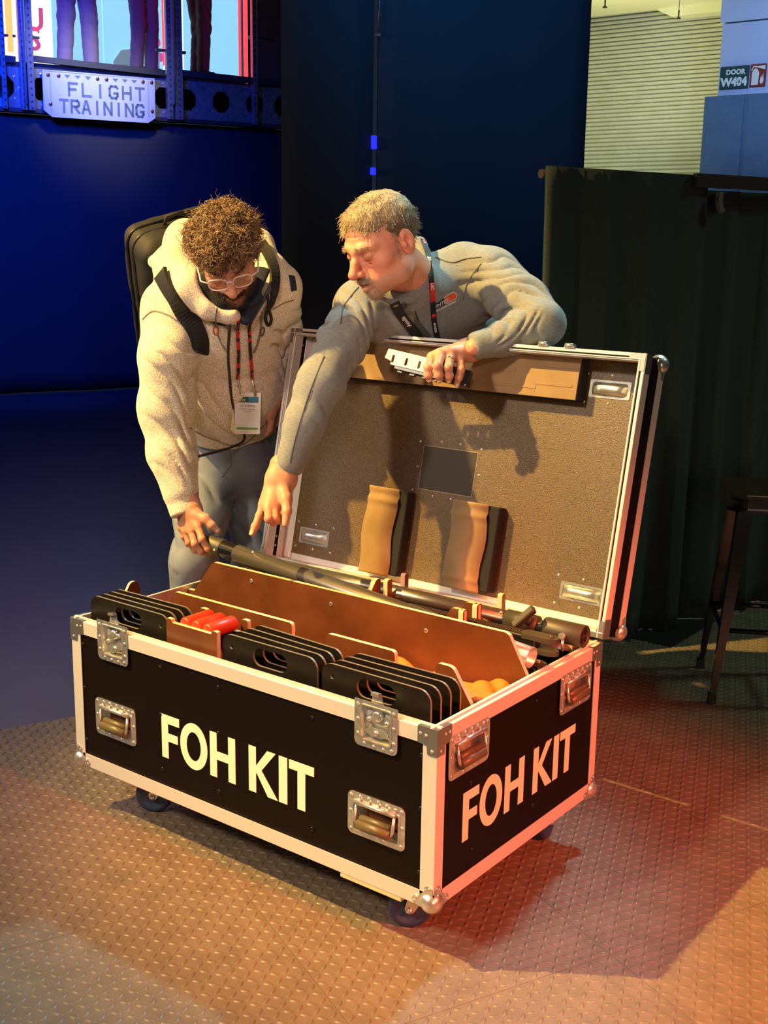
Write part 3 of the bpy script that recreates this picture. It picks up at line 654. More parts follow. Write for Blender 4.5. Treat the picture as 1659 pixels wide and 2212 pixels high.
# butterfly latches
def latch(cx, turn, open_):
    w, h = .118, .108; z = .5185; T = frame((cx,-.0011,z), X, Z)
    o = MB(); hole = rr(-.040,-.036,.040,.042,.006,3)
    o.prism([(-w/2,h/2)]+[( -w/2+.014*(1-math.cos(t)), -h/2+.014*(1-math.sin(t))) for t in np.linspace(0, math.pi/2, 5)]+[(w/2-.014*(1-math.cos(t)), -h/2+.014*(1-math.sin(t))) for t in np.linspace(math.pi/2, 0, 5)]+[(w/2,h/2)], 0, .0016, holes=[hole])
    x0,x1,y0,y1 = -.040,.040,-.036,.042; D_ = -.026; i = .008
    o.add([(x0,y0,.002),(x1,y0,.002),(x1,y1,.002),(x0,y1,.002),(x0+i,y0+i,D_),(x1-i,y0+i,D_),(x1-i,y1-.002,D_),(x0+i,y1-.002,D_)], [(0,1,5,4),(1,2,6,5),(2,3,7,6),(3,0,4,7),(4,5,6,7)])
    rim = MB(); rim.prism(rr(x0-.004,y0-.004,x1+.004,y1+.003,.008,3), .0016, .0036, holes=[hole]); o.add(rim.v, rim.f)
    me = pm('latch', o, M['steel']); L_ = mo('latch', me, case, T)
    c, s = math.cos(math.radians(turn)), math.sin(math.radians(turn)); R2 = Matrix.Rotation(math.radians(turn), 4, 'Z')
    b = MB(); b.prism([(-.034,-.002),(-.036,.010),(-.018,.024),(.018,.024),(.036,.010),(.034,-.002),(.016,.004),(-.016,.004)], -.010, -.007)
    b.prism([(-.030,-.012),(-.030,-.018),(-.014,-.026),(.014,-.026),(.030,-.018),(.030,-.012),(.018,-.006),(-.018,-.006)], -.004, -.001)
    b.prism([(-.022,.004),(.022,.004),(.020,-.010),(-.020,-.010)], -.018, -.012)
    for x in (-.024,.024): b.lathe([(.0055,0),(.0055,.003),(.002,.004),(0,.003)], (x,.010,-.007), (0,0,1), 10)
    b.lathe([(.006,0),(.006,.003),(0,.003)], (0,-.016,-.001), (0,0,1), 10)
    mo('butterfly', pm('butterfly', b, M['steel']), L_, R2)
    hk = MB(); hk.lathe([(.013,-.010),(.013,-.004),(.010,-.001),(.004,.0),(0,-.001)], (0,.022,0), (0,0,1), 16)
    k = .012
    hk.prism([(-.011,.016),(-.012,.030),(-.019,.046),(-.014,.060),(-.011,.078),(.011,.078),(.014,.060),(.019,.046),(.012,.030),(.011,.016)], -.008, -.0055)
    hk.prism([(-.011,.072),(.011,.072),(.010,.079),(-.010,.079)], -.0055, .003)
    R3 = Matrix.Rotation(math.radians(open_), 4, 'X')
    T3 = Matrix.Translation((0,.022,-.004)) @ R3 @ Matrix.Rotation(math.radians(turn*.4),4,'Z') @ Matrix.Translation((0,-.022,.004))
    mo('hook', pm('hook', hk, M['steel']), L_, T3)
    rv = MB()
    for x, y in ((-.049,.042),(.049,.042),(-.049,.008),(.049,.008),(-.049,-.026),(.049,-.026),(-.030,-.045),(-.004,-.0465),(.022,-.0465),(.044,-.044)): rivet(rv, (x,y,.0016), (0,0,1), .0046, .003)
    mo('rivet', pm('rivet', rv, M['steel']), L_, I4, True)
latch(-1.030, 28, -8); latch(-.162, 0, 4)
# castors
def castor_meshes():
    fk = MB(); fk.box((-.045,-.035,-.012),(.045,.035,-.009),.001); fk.lathe([(.030,-.014),(.030,-.022),(.022,-.028),(0,-.028)], (0,0,0), (0,0,1), 16)
    for s in (-1, 1):
        fk.prism([(-.020,-.020),(.024,-.020),(.040,-.078),(.036,-.090),(.020,-.090),(.012,-.078)], s*.021-.0012, s*.021+.0012, (0,0,0), (1,0,0), (0,0,1), (0,1,0))
        fk.lathe([(.008,0),(.008,.004),(0,.005)], (.028,s*.022,-.0835), (0,s,0), 8)
    wh = MB(); prof = [(0,-.010),(.012,-.014),(.016,-.010),(.030,-.009),(.036,-.015),(.046,-.015),(.0505,-.008),(.0505,.008),(.046,.015),(.036,.015),(.030,.009),(.016,.010),(.012,.014),(0,.010)]
    wh.lathe(prof, (.028,0,-.0835), (0,1,0), 28); return fk, wh
part('rim_lip', MB().box((-1.0775,.012,Z1-.036),(-.9825,.020,Z1+.0045),.0006), M['alu'], case); part('rim_lip', MB().box((-.2095,.012,Z1-.036),(-.1145,.020,Z1+.0045),.0006), M['alu'], case)
fk, wh = castor_meshes(); mfk = pm('castor', fk, M['steel']); mwh = pm('wheel', wh, M['blue'])
for (x, y, ang) in ((-.112,.118,216), (-1.0,.135,216), (-.10,.64,100), (-1.08,.64,20)):
    bx0, bx1 = {-.112: (-.262,-.088), -1.0: (-1.128,-.972)}.get(x, (x-.085, x+.085))
    part('castor_board', mbox((bx0, max(.0015,y-.12), Z0-.0125), (bx1, min(CD-.006,y+.09), Z0-.0005)), M['ply'], case)
    T = Matrix.Translation((x, y, HC-.0015)) @ Matrix.Rotation(math.radians(ang), 4, 'Z')
    c = mo('castor', mfk, case, T); mo('wheel', mwh, c, I4)

# ---- interior fittings of brown film-faced ply with pale edges
def plyboard(name, poly, t0, t1, o, ux, uy, un):
    """faces brown, cut edge pale: a slightly smaller core with pale rim"""
    mb = MB(); mb.prism(poly, t0, t1, o, ux, uy, un)
    me = mb.mesh(name, M['phen']); me.materials.append(M['ply']); fixnormals(me); N = len(poly)
    un_ = Vector(un)
    for p in me.polygons: p.material_index = 0 if abs(p.normal.dot(un_)) > .9 else 1
    ob = link(bpy.data.objects.new(name, me)); ob.parent = case; ORG[ob.name] = Vector(); return ob
ZI = Z0+.014
def rc(pts, r=.012, n=4):                        # rounded polygon
    out = []; m = len(pts)
    for i in range(m):
        p0, p, p1 = [np.array(pts[(i+k) % m], float) for k in (-1,0,1)]; a = p0-p; b = p1-p; la, lb = np.linalg.norm(a), np.linalg.norm(b)
        q = min(r, la*.45, lb*.45); s = p + a/la*q; e = p + b/lb*q
        for k in range(n+1):
            t = k/n; out.append(tuple((1-t)**2*s + 2*t*(1-t)*p + t*t*e))
    return out
part('inner_floor', mbox((-CW+.022,.022,ZI), (-.022,CD-.022,ZI+.009)), M['phen'], case)
plyboard('long_divider', [(-1.176,ZI+.01),(-.024,ZI+.01),(-.024,.545),(-.079,.640),(-.090,.645),(-1.066,.645),(-1.076,.640),(-1.150,.545),(-1.176,.545)], .405, .417, (0,0,0), X, Z, Y)
scr_ = MB()
for x, z in ((-.92,.617),(-.63,.607),(-.32,.600)): scr_.lathe([(.006,0),(.006,.0012),(.004,.0012),(0,-.001)], (x,.405,z), -Y, 12)
part('divider_screw', scr_, M['steel'], case, stuff=True)
plyboard('compartment_board', rc([(-1.03,ZI+.01),(-.03,ZI+.01),(-.03,.50),(-.105,.611),(-.150,.611),(-.152,.575),(-.266,.545),(-.268,.611),(-.478,.611),(-.478,.56),(-.590,.56),(-.590,.613),(-1.02,.613)], .012), .205, .217, (0,0,0), X, Z, Y)
# red tube rack: front board with small end ears, notched back board
plyboard('rack_board', rc([(-.864,ZI+.01),(-.684,ZI+.01),(-.684,.612),(-.700,.612),(-.704,.603),(-.842,.603),(-.846,.612),(-.864,.612)], .004), .036, .048, (0,0,0), X, Z, Y)
plyboard('rack_board', rc([(-.868,ZI+.01),(-.684,ZI+.01),(-.684,.585),(-.664+.0,.585)][:2] + [(-.690,.612),(-.712,.612),(-.714,.575),(-.835,.575),(-.837,.612),(-.862,.612)], .006), .150, .162, (0,0,0), X, Z, Y)
plyboard('end_board', rc([(.02,ZI+.01),(.22,ZI+.01),(.225,.595),(.212,.612),(.192,.612),(.18,.595),(.15,.54),(.02,.54)], .010), -1.1865, -1.1785, (0,0,0), Y, Z, X)
# cradle boards across the rear bay, notched for the long poles
def cradle(x, tabs, base=.565):
    poly = [(.420,ZI+.01),(.712,ZI+.01),(.712,base)]
    for (a, b, z) in sorted(tabs, reverse=True): poly += [(b,base),(b,z),(a,z),(a,base)]
    poly += [(.420,base)]; o = []
    for p in poly:
        if not o or np.hypot(p[0]-o[-1][0], p[1]-o[-1][1]) > 1e-4: o.append(p)
    plyboard('cradle_board', rc(o, .007), x, x+.014, (0,0,0), Y, Z, X)
cradle(-.60, [(.594,.616,.640), (.674,.692,.640)])
plyboard('cradle_cheek', rc([(.422,.50),(.60,.50),(.60,.640),(.580,.640),(.50,.54)], .008), -.628, -.614, (0,0,0), Y, Z, X)
cradle(-.285, [(.496,.516,.640), (.560,.584,.640), (.682,.700,.640)])
for y0, nm in ((.500,0), (.566,1)):
    plyboard('cradle_cheek', rc([(-.36,.545),(-.27,.545),(-.27,.640),(-.31,.640)], .008), y0, y0+.012, (0,0,0), X, Z, Y)

# ---- lid
LO = np.array([0, CD, Z1 + LDZ]); US = np.array([0, math.cos(TH), math.sin(TH)]); NL = np.array([0, math.sin(TH), -math.cos(TH)])
def lp(x, s, off): return LO + X*x + US*s + NL*off
def lbox(x0, s0, o0, x1, s1, o1, c=.0012, mb=None):
    T = frame(LO, X, US); return (mb or MB()).box((x0, s0, -o1), (x1, s1, -o0), c, T=T)
mb = MB(); t = .009
lbox(-CW+.0035, .0035, .002, -CW+.0125, LL-.0035, LDEP-.004, mb=mb); lbox(-.0125, .0035, .002, -.0035, LL-.0035, LDEP-.004, mb=mb)
lbox(-CW+.0126, .0035, .002, -.0126, .0125, LDEP-.004, mb=mb); lbox(-CW+.0126, LL-.0125, .002, -.0126, LL-.0035, LDEP-.004, mb=mb)
lid = part('lid', mb, M['laminate'], case)
lbx = lambda name, *a, m=M['alu'], **k: part(name, lbox(*a, **k), m, lid)
lbx('inner_panel', -CW+.0127, .0127, .090, -.0127, LL-.0127, LDEP-.0035, m=M['lidlam'])
# front rim profiles (double ridge) around the opening
def lrim(x0, s0, x1, s1, inn):
    a = lp(x0, s0, 0); b = lp(x1, s1, 0); L_ = np.linalg.norm(b-a); ax = (b-a)/L_; mb = MB()
    prof = [(0,.036),(-.0006,.001),(.0008,0),(.008,0),(.0085,.004),(.0125,.004),(.013,-.003),(.0155,-.003),(.016,.002),(.0195,.002),(.0200,.036),(.017,.036),(.0168,.014),(.002,.014),(.002,.036)]
    mb.prism(prof, 0, L_, a, inn, NL, ax); return mb
for a in ((-CW,0,0,0,US), (-CW,LL,0,LL,-US), (0,.0006,0,LL-.0006,-X), (-CW,.0006,-CW,LL-.0006,X)):
    part('rim_rail', lrim(*a), M['alu'], lid)
# back edge rails, outer
for a, b, d in (((-CW,0),(0,0),US), ((-CW,LL),(0,LL),-US), ((0,0),(0,LL),-X), ((-CW,0),(-CW,LL),X)):
    part('edge_rail', lrail(lp(*a, LDEP), lp(*b, LDEP), .034, -NL, .034, d), M['alu'], lid)
# inner corner angles
lbx('corner_angle', -CW+.013, .013, .058, -CW+.016, LL-.013, .090); lbx('corner_angle', -CW+.0165, .016, .0862, -CW+.050, LL-.016, .0898)
lbx('corner_angle', -CW+.02, .0128, .037, -.02, .0146, .0895); lbx('corner_angle', -CW+.052, .0148, .0872, -.02, .034, .0898)
lbx('corner_angle', -CW+.02, LL-.0146, .037, -.02, LL-.0128, .0895)
for x, sx in ((0,-1), (-CW,1)):
    for s, ss in ((0,1), (LL,-1)):
        bc, rv = ballcorner(lid, lp(x, s, LDEP), X*sx, US*ss, -NL)
for x in (0, -CW):
    for s in (0, LL):
        sg1 = -1 if x == 0 else 1; sg2 = 1 if s == 0 else -1
        mb = MB(); q = lp(x, s, -.0008); mb.prism([(0,0),(.045,0),(.045,.012),(.020,.016),(.012,.045),(0,.045)], -.0012, 0, q, X*sg1, US*sg2, NL); mb.prism([(0,0),(.05,0),(.05,.035),(0,.035)], -.0022, -.0004, lp(x,s,0)+0*X, US*sg2, NL, X*sg1)
        part('corner_brace', mb, M['steeld'], lid)
# pressed latch and handle dishes on the inside face
def lframe(x, s, off): return frame(lp(x, s, off), X, US)
rv = MB()
def lriv(x, s, off=.090): rivet(rv, lp(x, s, off), -NL, .004, .002)
for (x0, x1, s0, s1) in ((-.190,-.070,.620,.668), (-1.126,-1.006,.072,.122), (-.186,-.058,.070,.118), ):
    w, h = x1-x0, s1-s0; cx, cs = (x0+x1)/2, (s0+s1)/2; mb = MB(); T = lframe(cx, cs, .090)
    mb.prism(rr(-w/2,-h/2,w/2,h/2,.004,3), 0, .0016, holes=[rr(-w/2+.008,-h/2+.006,w/2-.008,h/2-.006,.006,3)])
    n = 10; vs = []; fs = []
    for i in range(n+1):
        for j in range(7):
            a = -1+2*i/n; b = -1+2*j/6; zz = .016*max(0,1-abs(a)**3.5)*max(0,1-b**4*.8)*(1 if abs(b)<1 else 0)
            vs.append((a*(w/2-.009), b*(h/2-.007), zz+.0008))
    for i in range(n):
        for j in range(6): fs.append((i*7+j, (i+1)*7+j, (i+1)*7+j+1, i*7+j+1))
    mb.add(vs, fs, True); mb.v = [tuple(T @ Vector(v)) for v in mb.v]
    part('latch_dish', mb, M['steel'], lid)
    for fx in (-1, 0, 1):
        for fy in (-1, 1): lriv(cx + fx*(w/2+.012), cs + fy*(h/2+.014))
# square inspection plate
mb = MB(); T = lframe(-.605, .366, .090); mb.prism(rr(-.095,-.065,.095,.065,.004,2), -.001, .0006, holes=[rr(-.0935,-.0635,.0935,.0635,.003,2)]); mb.v = [tuple(T @ Vector(v)) for v in mb.v]; part('plate_rim', mb, mat('worn_rim', (.42,.36,.22), .5, .4), lid)
part('inspection_plate', lbox(-.698,.303,.0885,-.512,.429,.0896,.0004), mat('smooth_dark_plate', (.045,.036,.024), .38), lid)
for x, s in ((-.715,.44),(-.64,.447),(-.575,.447),(-.50,.44),(-.713,.366),(-.497,.366),(-.72,.295),(-.645,.286),(-.58,.286)): lriv(x, s)
part('rivet', rv, M['steel'], lid, stuff=True)
mb = MB()
for s, o_ in ((.70,.03),(.69,.045),(.06,.03),(.05,.05),(.08,.05),(.035,.03)): rivet(mb, lp(-CW+.0126, s, o_), X, .004, .002)
part('side_rivet', mb, M['steel'], lid, stuff=True)
# foam blocks faced with bent cardboard
def block(x0, x1, s0, s1, top, wave):
    lbx('foam_block', x0+.002, s0, top+.004, x1+.030 if wave else x1, s1-.004, .0897, m=M['foam'], c=.003)
    mb = MB(); n = 40; vs = []; fs = []
    for i in range(n+1):
        t = i/n; s = s0-.006 + (s1-s0+.006)*t
        z = top - (.0045*math.exp(-((t-.85)/.035)**2) - .004*math.exp(-((t-.92)/.03)**2) + (.0045*math.exp(-((t-.13)/.03)**2) if wave == 2 else 0) + .003*math.sin(t*2.5)) if wave else top
        dx = .004*math.sin(t*9+x0*7) if wave else 0
        for x, o_ in ((x0+dx, z), (x1+dx, z), (x1+dx, z+.003), (x0+dx, z+.003)): vs.append(lp(x, s, o_))
    for i in range(n):
        for k in range(4): fs.append((4*i+k, 4*i+(k+1)%4, 4*i+4+(k+1)%4, 4*i+4+k))
    fs += [(0,1,2,3), tuple(4*n+k for k in (3,2,1,0))]; mb.add(vs, fs, True)
    o = part('cardboard_facing', mb, M['card'], lid)
block(-.845, -.734, .035, .290, .046, 1); block(-.538, -.418, .045, .290, .046, 2)
lbx('foam_block', -1.012, .602, .050, -.200, LL-.0135, .0896, m=M['foam'], c=.003)
block_c = lbx('cardboard_facing', -1.008, .6035, .046, -.205, LL-.0150, .0499, m=M['card'], c=.001)
mb = MB()
for s, x0, x1 in ((.628,-.56,-.33),(.668,-.70,-.40),(.640,-.335,-.22),(.690,-.335,-.21)): lbox(x0, s-.004, .0448, x1, s+.004, .0461, .0006, mb=mb)
part('cardboard_crease', mb, M['card'], lid)
mb = MB()
for x in (-.98, -.62, -.22): mb.tube([lp(x-.04,-.004,.004), lp(x+.04,-.004,.004)], .0042, 8); mb.box((x-.04,CD-.002,Z1-.035),(x+.04,CD+.0012,Z1+.006),.0006)
part('hinge', mb, M['steel'], case)
for x in (-.30,-.22):                              # small clip on the top rim, at the man's elbow
    mb = MB(); mb.tube([lp(x-.012,LL+.006,-.002), lp(x+.012,LL+.006,-.002)], .0065, 10); mb.prism([(-.016,0),(.016,0),(.01,.012),(-.01,.012)], -.004, .012, lp(x,LL,0), X, US, NL); part('rim_clip', mb, M['steel'], lid)

# ------------------------------------------------------------------ things inside the case
def plate_mesh(holeside):
    w, h = .305, .300; mb = MB()
    slot = [( -.058+.0225-.0225*math.sin(t), -.0225*math.cos(t)) for t in np.linspace(0, math.pi, 9)]
    hx = .0
    sl = []
    for t in np.linspace(-90, 90, 9): sl.append((.055-.0225+.0225*math.cos(math.radians(t)), .0225*math.sin(math.radians(t))))
    for t in np.linspace(90, 270, 9): sl.append((-.055+.0225+.0225*math.cos(math.radians(t)), .0225*math.sin(math.radians(t))))
    sl = [(x-.005*holeside, y+h-.036) for x, y in sl]
    mb.prism(rr(-w/2, 0, w/2, h, .030, 6), -.003, .003, (0,0,0), X, Z, Y, [sl, circ(holeside*.122, h-.030, .0062, 12)])
    me = pm('base_plate', mb, M['plate']); me.materials.append(mat('lit_plate_edge', (.22,.19,.13), .4, .2))  # rim faces coloured paler to imitate light caught on the plate edges
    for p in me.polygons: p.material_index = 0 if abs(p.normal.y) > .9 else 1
    return me
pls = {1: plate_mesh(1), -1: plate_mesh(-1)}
words = ['frontmost', 'second', 'third', 'rearmost']
Zp = .611-.300; zi = ZI+.0095
spacer = part('plate_ledge', mbox((-1.17,.03,zi), (-.03,.198,Zp-.001)), M['phen'], case)
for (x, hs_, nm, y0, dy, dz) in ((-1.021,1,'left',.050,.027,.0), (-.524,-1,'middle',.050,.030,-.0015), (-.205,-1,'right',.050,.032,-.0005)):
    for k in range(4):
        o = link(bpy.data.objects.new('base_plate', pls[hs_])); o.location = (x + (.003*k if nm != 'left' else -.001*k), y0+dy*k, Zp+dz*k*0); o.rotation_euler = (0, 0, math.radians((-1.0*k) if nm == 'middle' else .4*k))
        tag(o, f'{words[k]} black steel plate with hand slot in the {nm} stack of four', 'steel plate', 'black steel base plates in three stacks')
for k, x in enumerate((-.812, -.773, -.732)):
    mb = MB(); r = .0198; mb.lathe([(0,-.001),(.015,-.001),(r-.003,0),(r,.004),(r,.088),(r-.003,.094),(0,.096)], (x,.0500,.600), Y, 24)
    o = part('red_tube', mb, M['red']); tag(o, ('leftmost', 'middle', 'rightmost')[k] + ' of the three red tubes lying in the ply rack', 'tube', 'red tubes in the ply rack')
# wait for the third one's tall box side
# long dark pole with silver foot, held at its left end
def axis_parts(p0, p1):
    p0, p1 = np.array(p0, float), np.array(p1, float); d = (p1-p0); L_ = np.linalg.norm(d); return p0, d/L_, L_
PA = np.array(P(446, 1172, 3.51)); PB = np.array(P(1148, 1421, 2.858)); p0, ax, L_ = axis_parts(PA, PB)
pole = thing('long_pole', 'long dark telescopic pole with silver end, gripped by the man in the fleece', 'pole', tuple(p0))
R_ = .0265
mb = MB(); mb.lathe([(.020,-.002),(R_+.0005,-.002),(R_+.001,.006),(R_+.001,.072),(R_-.0005,.074)], p0, ax, 28); part('end_collar', mb, mat('worn_black_collar', (.085,.075,.05), .5, .5), pole)
mb = MB(); mb.lathe([(R_-.001,.074),(R_-.001,.128)], p0, ax, 28); mb.lathe([(R_-.001,.0745),(0,.0745)], p0, ax, 28); part('inner_sleeve', mb, mat('gloss_black_tube', (.02,.02,.02), .22, .6), pole)
mb = MB(); mb.lathe([(R_-.002,.128),(R_,.129),(R_,L_*.80)], p0, ax, 28); part('pole_tube', mb, M['tube'], pole)
mb = MB(); mb.lathe([(R_,L_*.80),(R_,L_),(R_-.003,L_),(R_-.003,L_-.08),(0,L_-.08)], p0, ax, 28); part('silver_end', mb, M['tubel'], pole)
toc = CAM - p0; sd = toc - ax*(toc@ax); sd /= np.linalg.norm(sd); upv = np.cross(sd, ax); upv = upv if upv[2] > 0 else -upv
mb = MB()
for t, q in ((.062,-.5),(.20,.75)):
    dd = sd*math.cos(q) + upv*math.sin(q); mb.lathe([(.005,0),(.004,.003),(0,.004)], p0 + ax*t + dd*R_, dd, 10)
part('stop_button', mb, M['steel'], pole)
# second pole: lies at the back of the bay with T-handle and drum end
q0, ax2, L2_ = axis_parts((-1.12,.642,.590), (-.006,.650,.589))
pole2 = thing('stand_pole', 'dark stand pole with T-handle and drum end along the back of the bay', 'pole', tuple(q0))
mb = MB(); mb.lathe([(0,0),(.0225,0),(.0225,L2_-.20),(0,L2_-.20)], q0, ax2, 24); part('pole_tube', mb, M['tube'], pole2)
mb = MB(); mb.lathe([(.0,L2_-.225),(.026,L2_-.225),(.026,L2_-.135),(.014,L2_-.13)], q0, ax2, 24); mb.lathe([(.016,L2_-.14),(.016,L2_-.10)], q0, ax2, 16); part('clamp_collar', mb, mat('worn_black_collar', (0,0,0)), pole2)
mb = MB(); mb.lathe([(0,L2_-.112),(.0275,L2_-.112),(.029,L2_-.106),(.029,L2_+.0),(.0265,L2_+.002),(.0255,L2_-.003),(0,L2_-.003)], q0, ax2, 28); dr = part('drum_end', mb, mat('worn_black_collar', (0,0,0)), pole2)
mb = MB()
for k in range(4):
    w = math.pi/4 + k*math.pi/2; c = q0 + ax2*(L2_-.0028) + .013*(Y*math.cos(w)+Z*math.sin(w)); mb.lathe([(.0075,0),(.0075,.0006),(0,.0006)], c, ax2, 12)
part('end_hole', mb, mat('hole_black', (.002,.002,.002), .9), dr)
mb = MB(); mb.tube([q0+ax2*(L2_-.045)-Y*.028+Z*.0, q0+ax2*(L2_-.045)-Y*.040+Z*.002], .0085, 14); mb.tube([q0+ax2*(L2_-.045)-Y*.030-Z*.008, q0+ax2*(L2_-.045)-Y*.030-Z*.040], .004, 8); part('locking_pin', mb, M['steel'], pole2)
th_ = q0 + ax2*(L2_-.150); mb = MB(); mb.tube([th_-Y*.016+Z*.014, th_-Y*.040+Z*.028], .013, 14)
hc_ = th_ - Y*.046 + Z*.031; hd = X*.62 + Y*.25 + Z*.70; hd /= np.linalg.norm(hd); hv = np.cross(hd, [0,-.6,.8]); T = frame(hc_, hd, np.cross(hv/np.linalg.norm(hv), hd))
mb.box((-.036,-.009,-.011), (.036,.009,.011), .003, T=T); part('t_handle', mb, mat('worn_black_collar', (0,0,0)), pole2)
mb = MB(); mb.lathe([(.0045,0),(.0045,.003),(0,.004)], q0+ax2*(L2_-.225+.0)+(-Y*.6+Z*.8)*.0225-ax2*.012, (0,-.6,.8), 8); part('set_screw', mb, M['steel'], pole2)
# ribbed bar with forked end between the poles
rb = thing('ribbed_bar', 'black ribbed metal bar with forked end, second from the back in the bay', 'bar', (-.50,.538,.585))
mb = MB(); mb.box((-.50,.520,.560), (-.090,.556,.596), .003); BS = frame((.012,0,.009),(1,0,0),(0,1,0)); part('bar_body', mb, M['plate'], rb, T=BS)
mb = MB(); x = -.49
while x < -.12: mb.box((x,.524,.5962), (x+.0035,.552,.5985)); x += .0068
part('ribs', mb, mat('worn_black_collar', (0,0,0)), rb, T=BS, stuff=True)
mb = MB()
for z0_, z1_ in ((.588,.600),(.556,.568)): mb.prism(rc([(-.130,.518),(-.050,.518),(-.030,.530),(-.030,.546),(-.050,.558),(-.130,.558)], .012), z0_, z1_)
mb.box((-.120,.522,.560), (-.088,.554,.595), .002); mb.lathe([(.006,0),(.006,.006),(0,.007)], (-.05,.538,.600), Z, 10)
part('fork_end', mb, mat('worn_black_collar', (0,0,0)), rb, T=BS)
rb2 = thing('hinge_bracket', 'small dark forked bracket under the ribbed bar near the right rim', 'bracket', (-.05,.50,.54))
mb = MB()
for z0_, z1_ in ((.546,.553),(.520,.527)): mb.prism(rc([(-.150,.480),(-.045,.480),(-.028,.492),(-.028,.506),(-.045,.518),(-.150,.518)], .010), z0_, z1_)
mb.box((-.13,.484,.527), (-.07,.514,.546), .002); part('fork', mb, mat('worn_black_collar', (0,0,0)), rb2)
mb = MB(); mb.tube([(-.05,.4995,.515),(-.05,.4995,.558)], .005, 10); part('pivot_pin', mb, M['steel'], rb2)
# orange cloth in the right front bay
def cloth():
    nx, ny = 46, 34; vs = []; fs = []; r = random.Random(5)
    for i in range(nx+1):
        for j in range(ny+1):
            x = -.48 + .452*i/nx; y = .222 + .178*j/ny
            z = .500 + .010*math.sin(x*21+y*9) + .009*math.sin(x*37-y*40+1) + .012*max(0,1-abs((x+.10)/.12)) * (1-(j/ny)*.5) + .012*abs(math.sin(x*34+y*52))
            e = min(i, nx-i, j, ny-j)/3.; z -= .03*max(0, 1-e)**2; vs.append((x, y, z))
    for i in range(nx):
        for j in range(ny): fs.append((i*(ny+1)+j, (i+1)*(ny+1)+j, (i+1)*(ny+1)+j+1, i*(ny+1)+j+1))
    n0 = len(vs); vs2 = [(x, y, .46) for x, y, z in vs]
    mb = MB(); mb.add(vs, fs, True)
    ring = [i*(ny+1) for i in range(nx+1)] + [nx*(ny+1)+j for j in range(1,ny+1)] + [i*(ny+1)+ny for i in range(nx-1,-1,-1)] + [j for j in range(ny-1,0,-1)]
    k = len(mb.v); mb.v += [(mb.v[i][0], mb.v[i][1], .44) for i in ring]; m = len(ring)
    for a in range(m): mb.f.append((ring[a], ring[(a+1)%m], k+(a+1)%m, k+a)); mb.sm.append(True)
    mb.f.append(tuple(k+a for a in range(m))); mb.sm.append(False)
    return mb
tag(part('orange_cloth', cloth(), M['orange']), 'crumpled orange cloth bag stuffed in the front right bay', 'cloth bag')

# ------------------------------------------------------------------ organic surfaces: distance fields turned into meshes
import openvdb
from mathutils.bvhtree import BVHTree
def nrm(v): v = np.array(v, float); return v/np.linalg.norm(v)
_lat = {}
def vnoise(x, y, z, seed=0):
    L_ = _lat.setdefault(seed, np.random.RandomState(seed).rand(32,32,32).astype(np.float32))
    xi, yi, zi_ = np.floor(x).astype(np.int32), np.floor(y).astype(np.int32), np.floor(z).astype(np.int32)
    fx, fy, fz = x-xi, y-yi, z-zi_; fx = fx*fx*(3-2*fx); fy = fy*fy*(3-2*fy); fz = fz*fz*(3-2*fz); o = 0
    for a in (0,1):
        for b in (0,1):
            for c in (0,1): o = o + L_[(xi+a)&31,(yi+b)&31,(zi_+c)&31]*(fx if a else 1-fx)*(fy if b else 1-fy)*(fz if c else 1-fz)
    return o
def smin(a, b, k):
    if k <= 0: return np.minimum(a, b)
    h = np.clip(.5+.5*(b-a)/k, 0, 1); return b+(a-b)*h - k*h*(1-h)
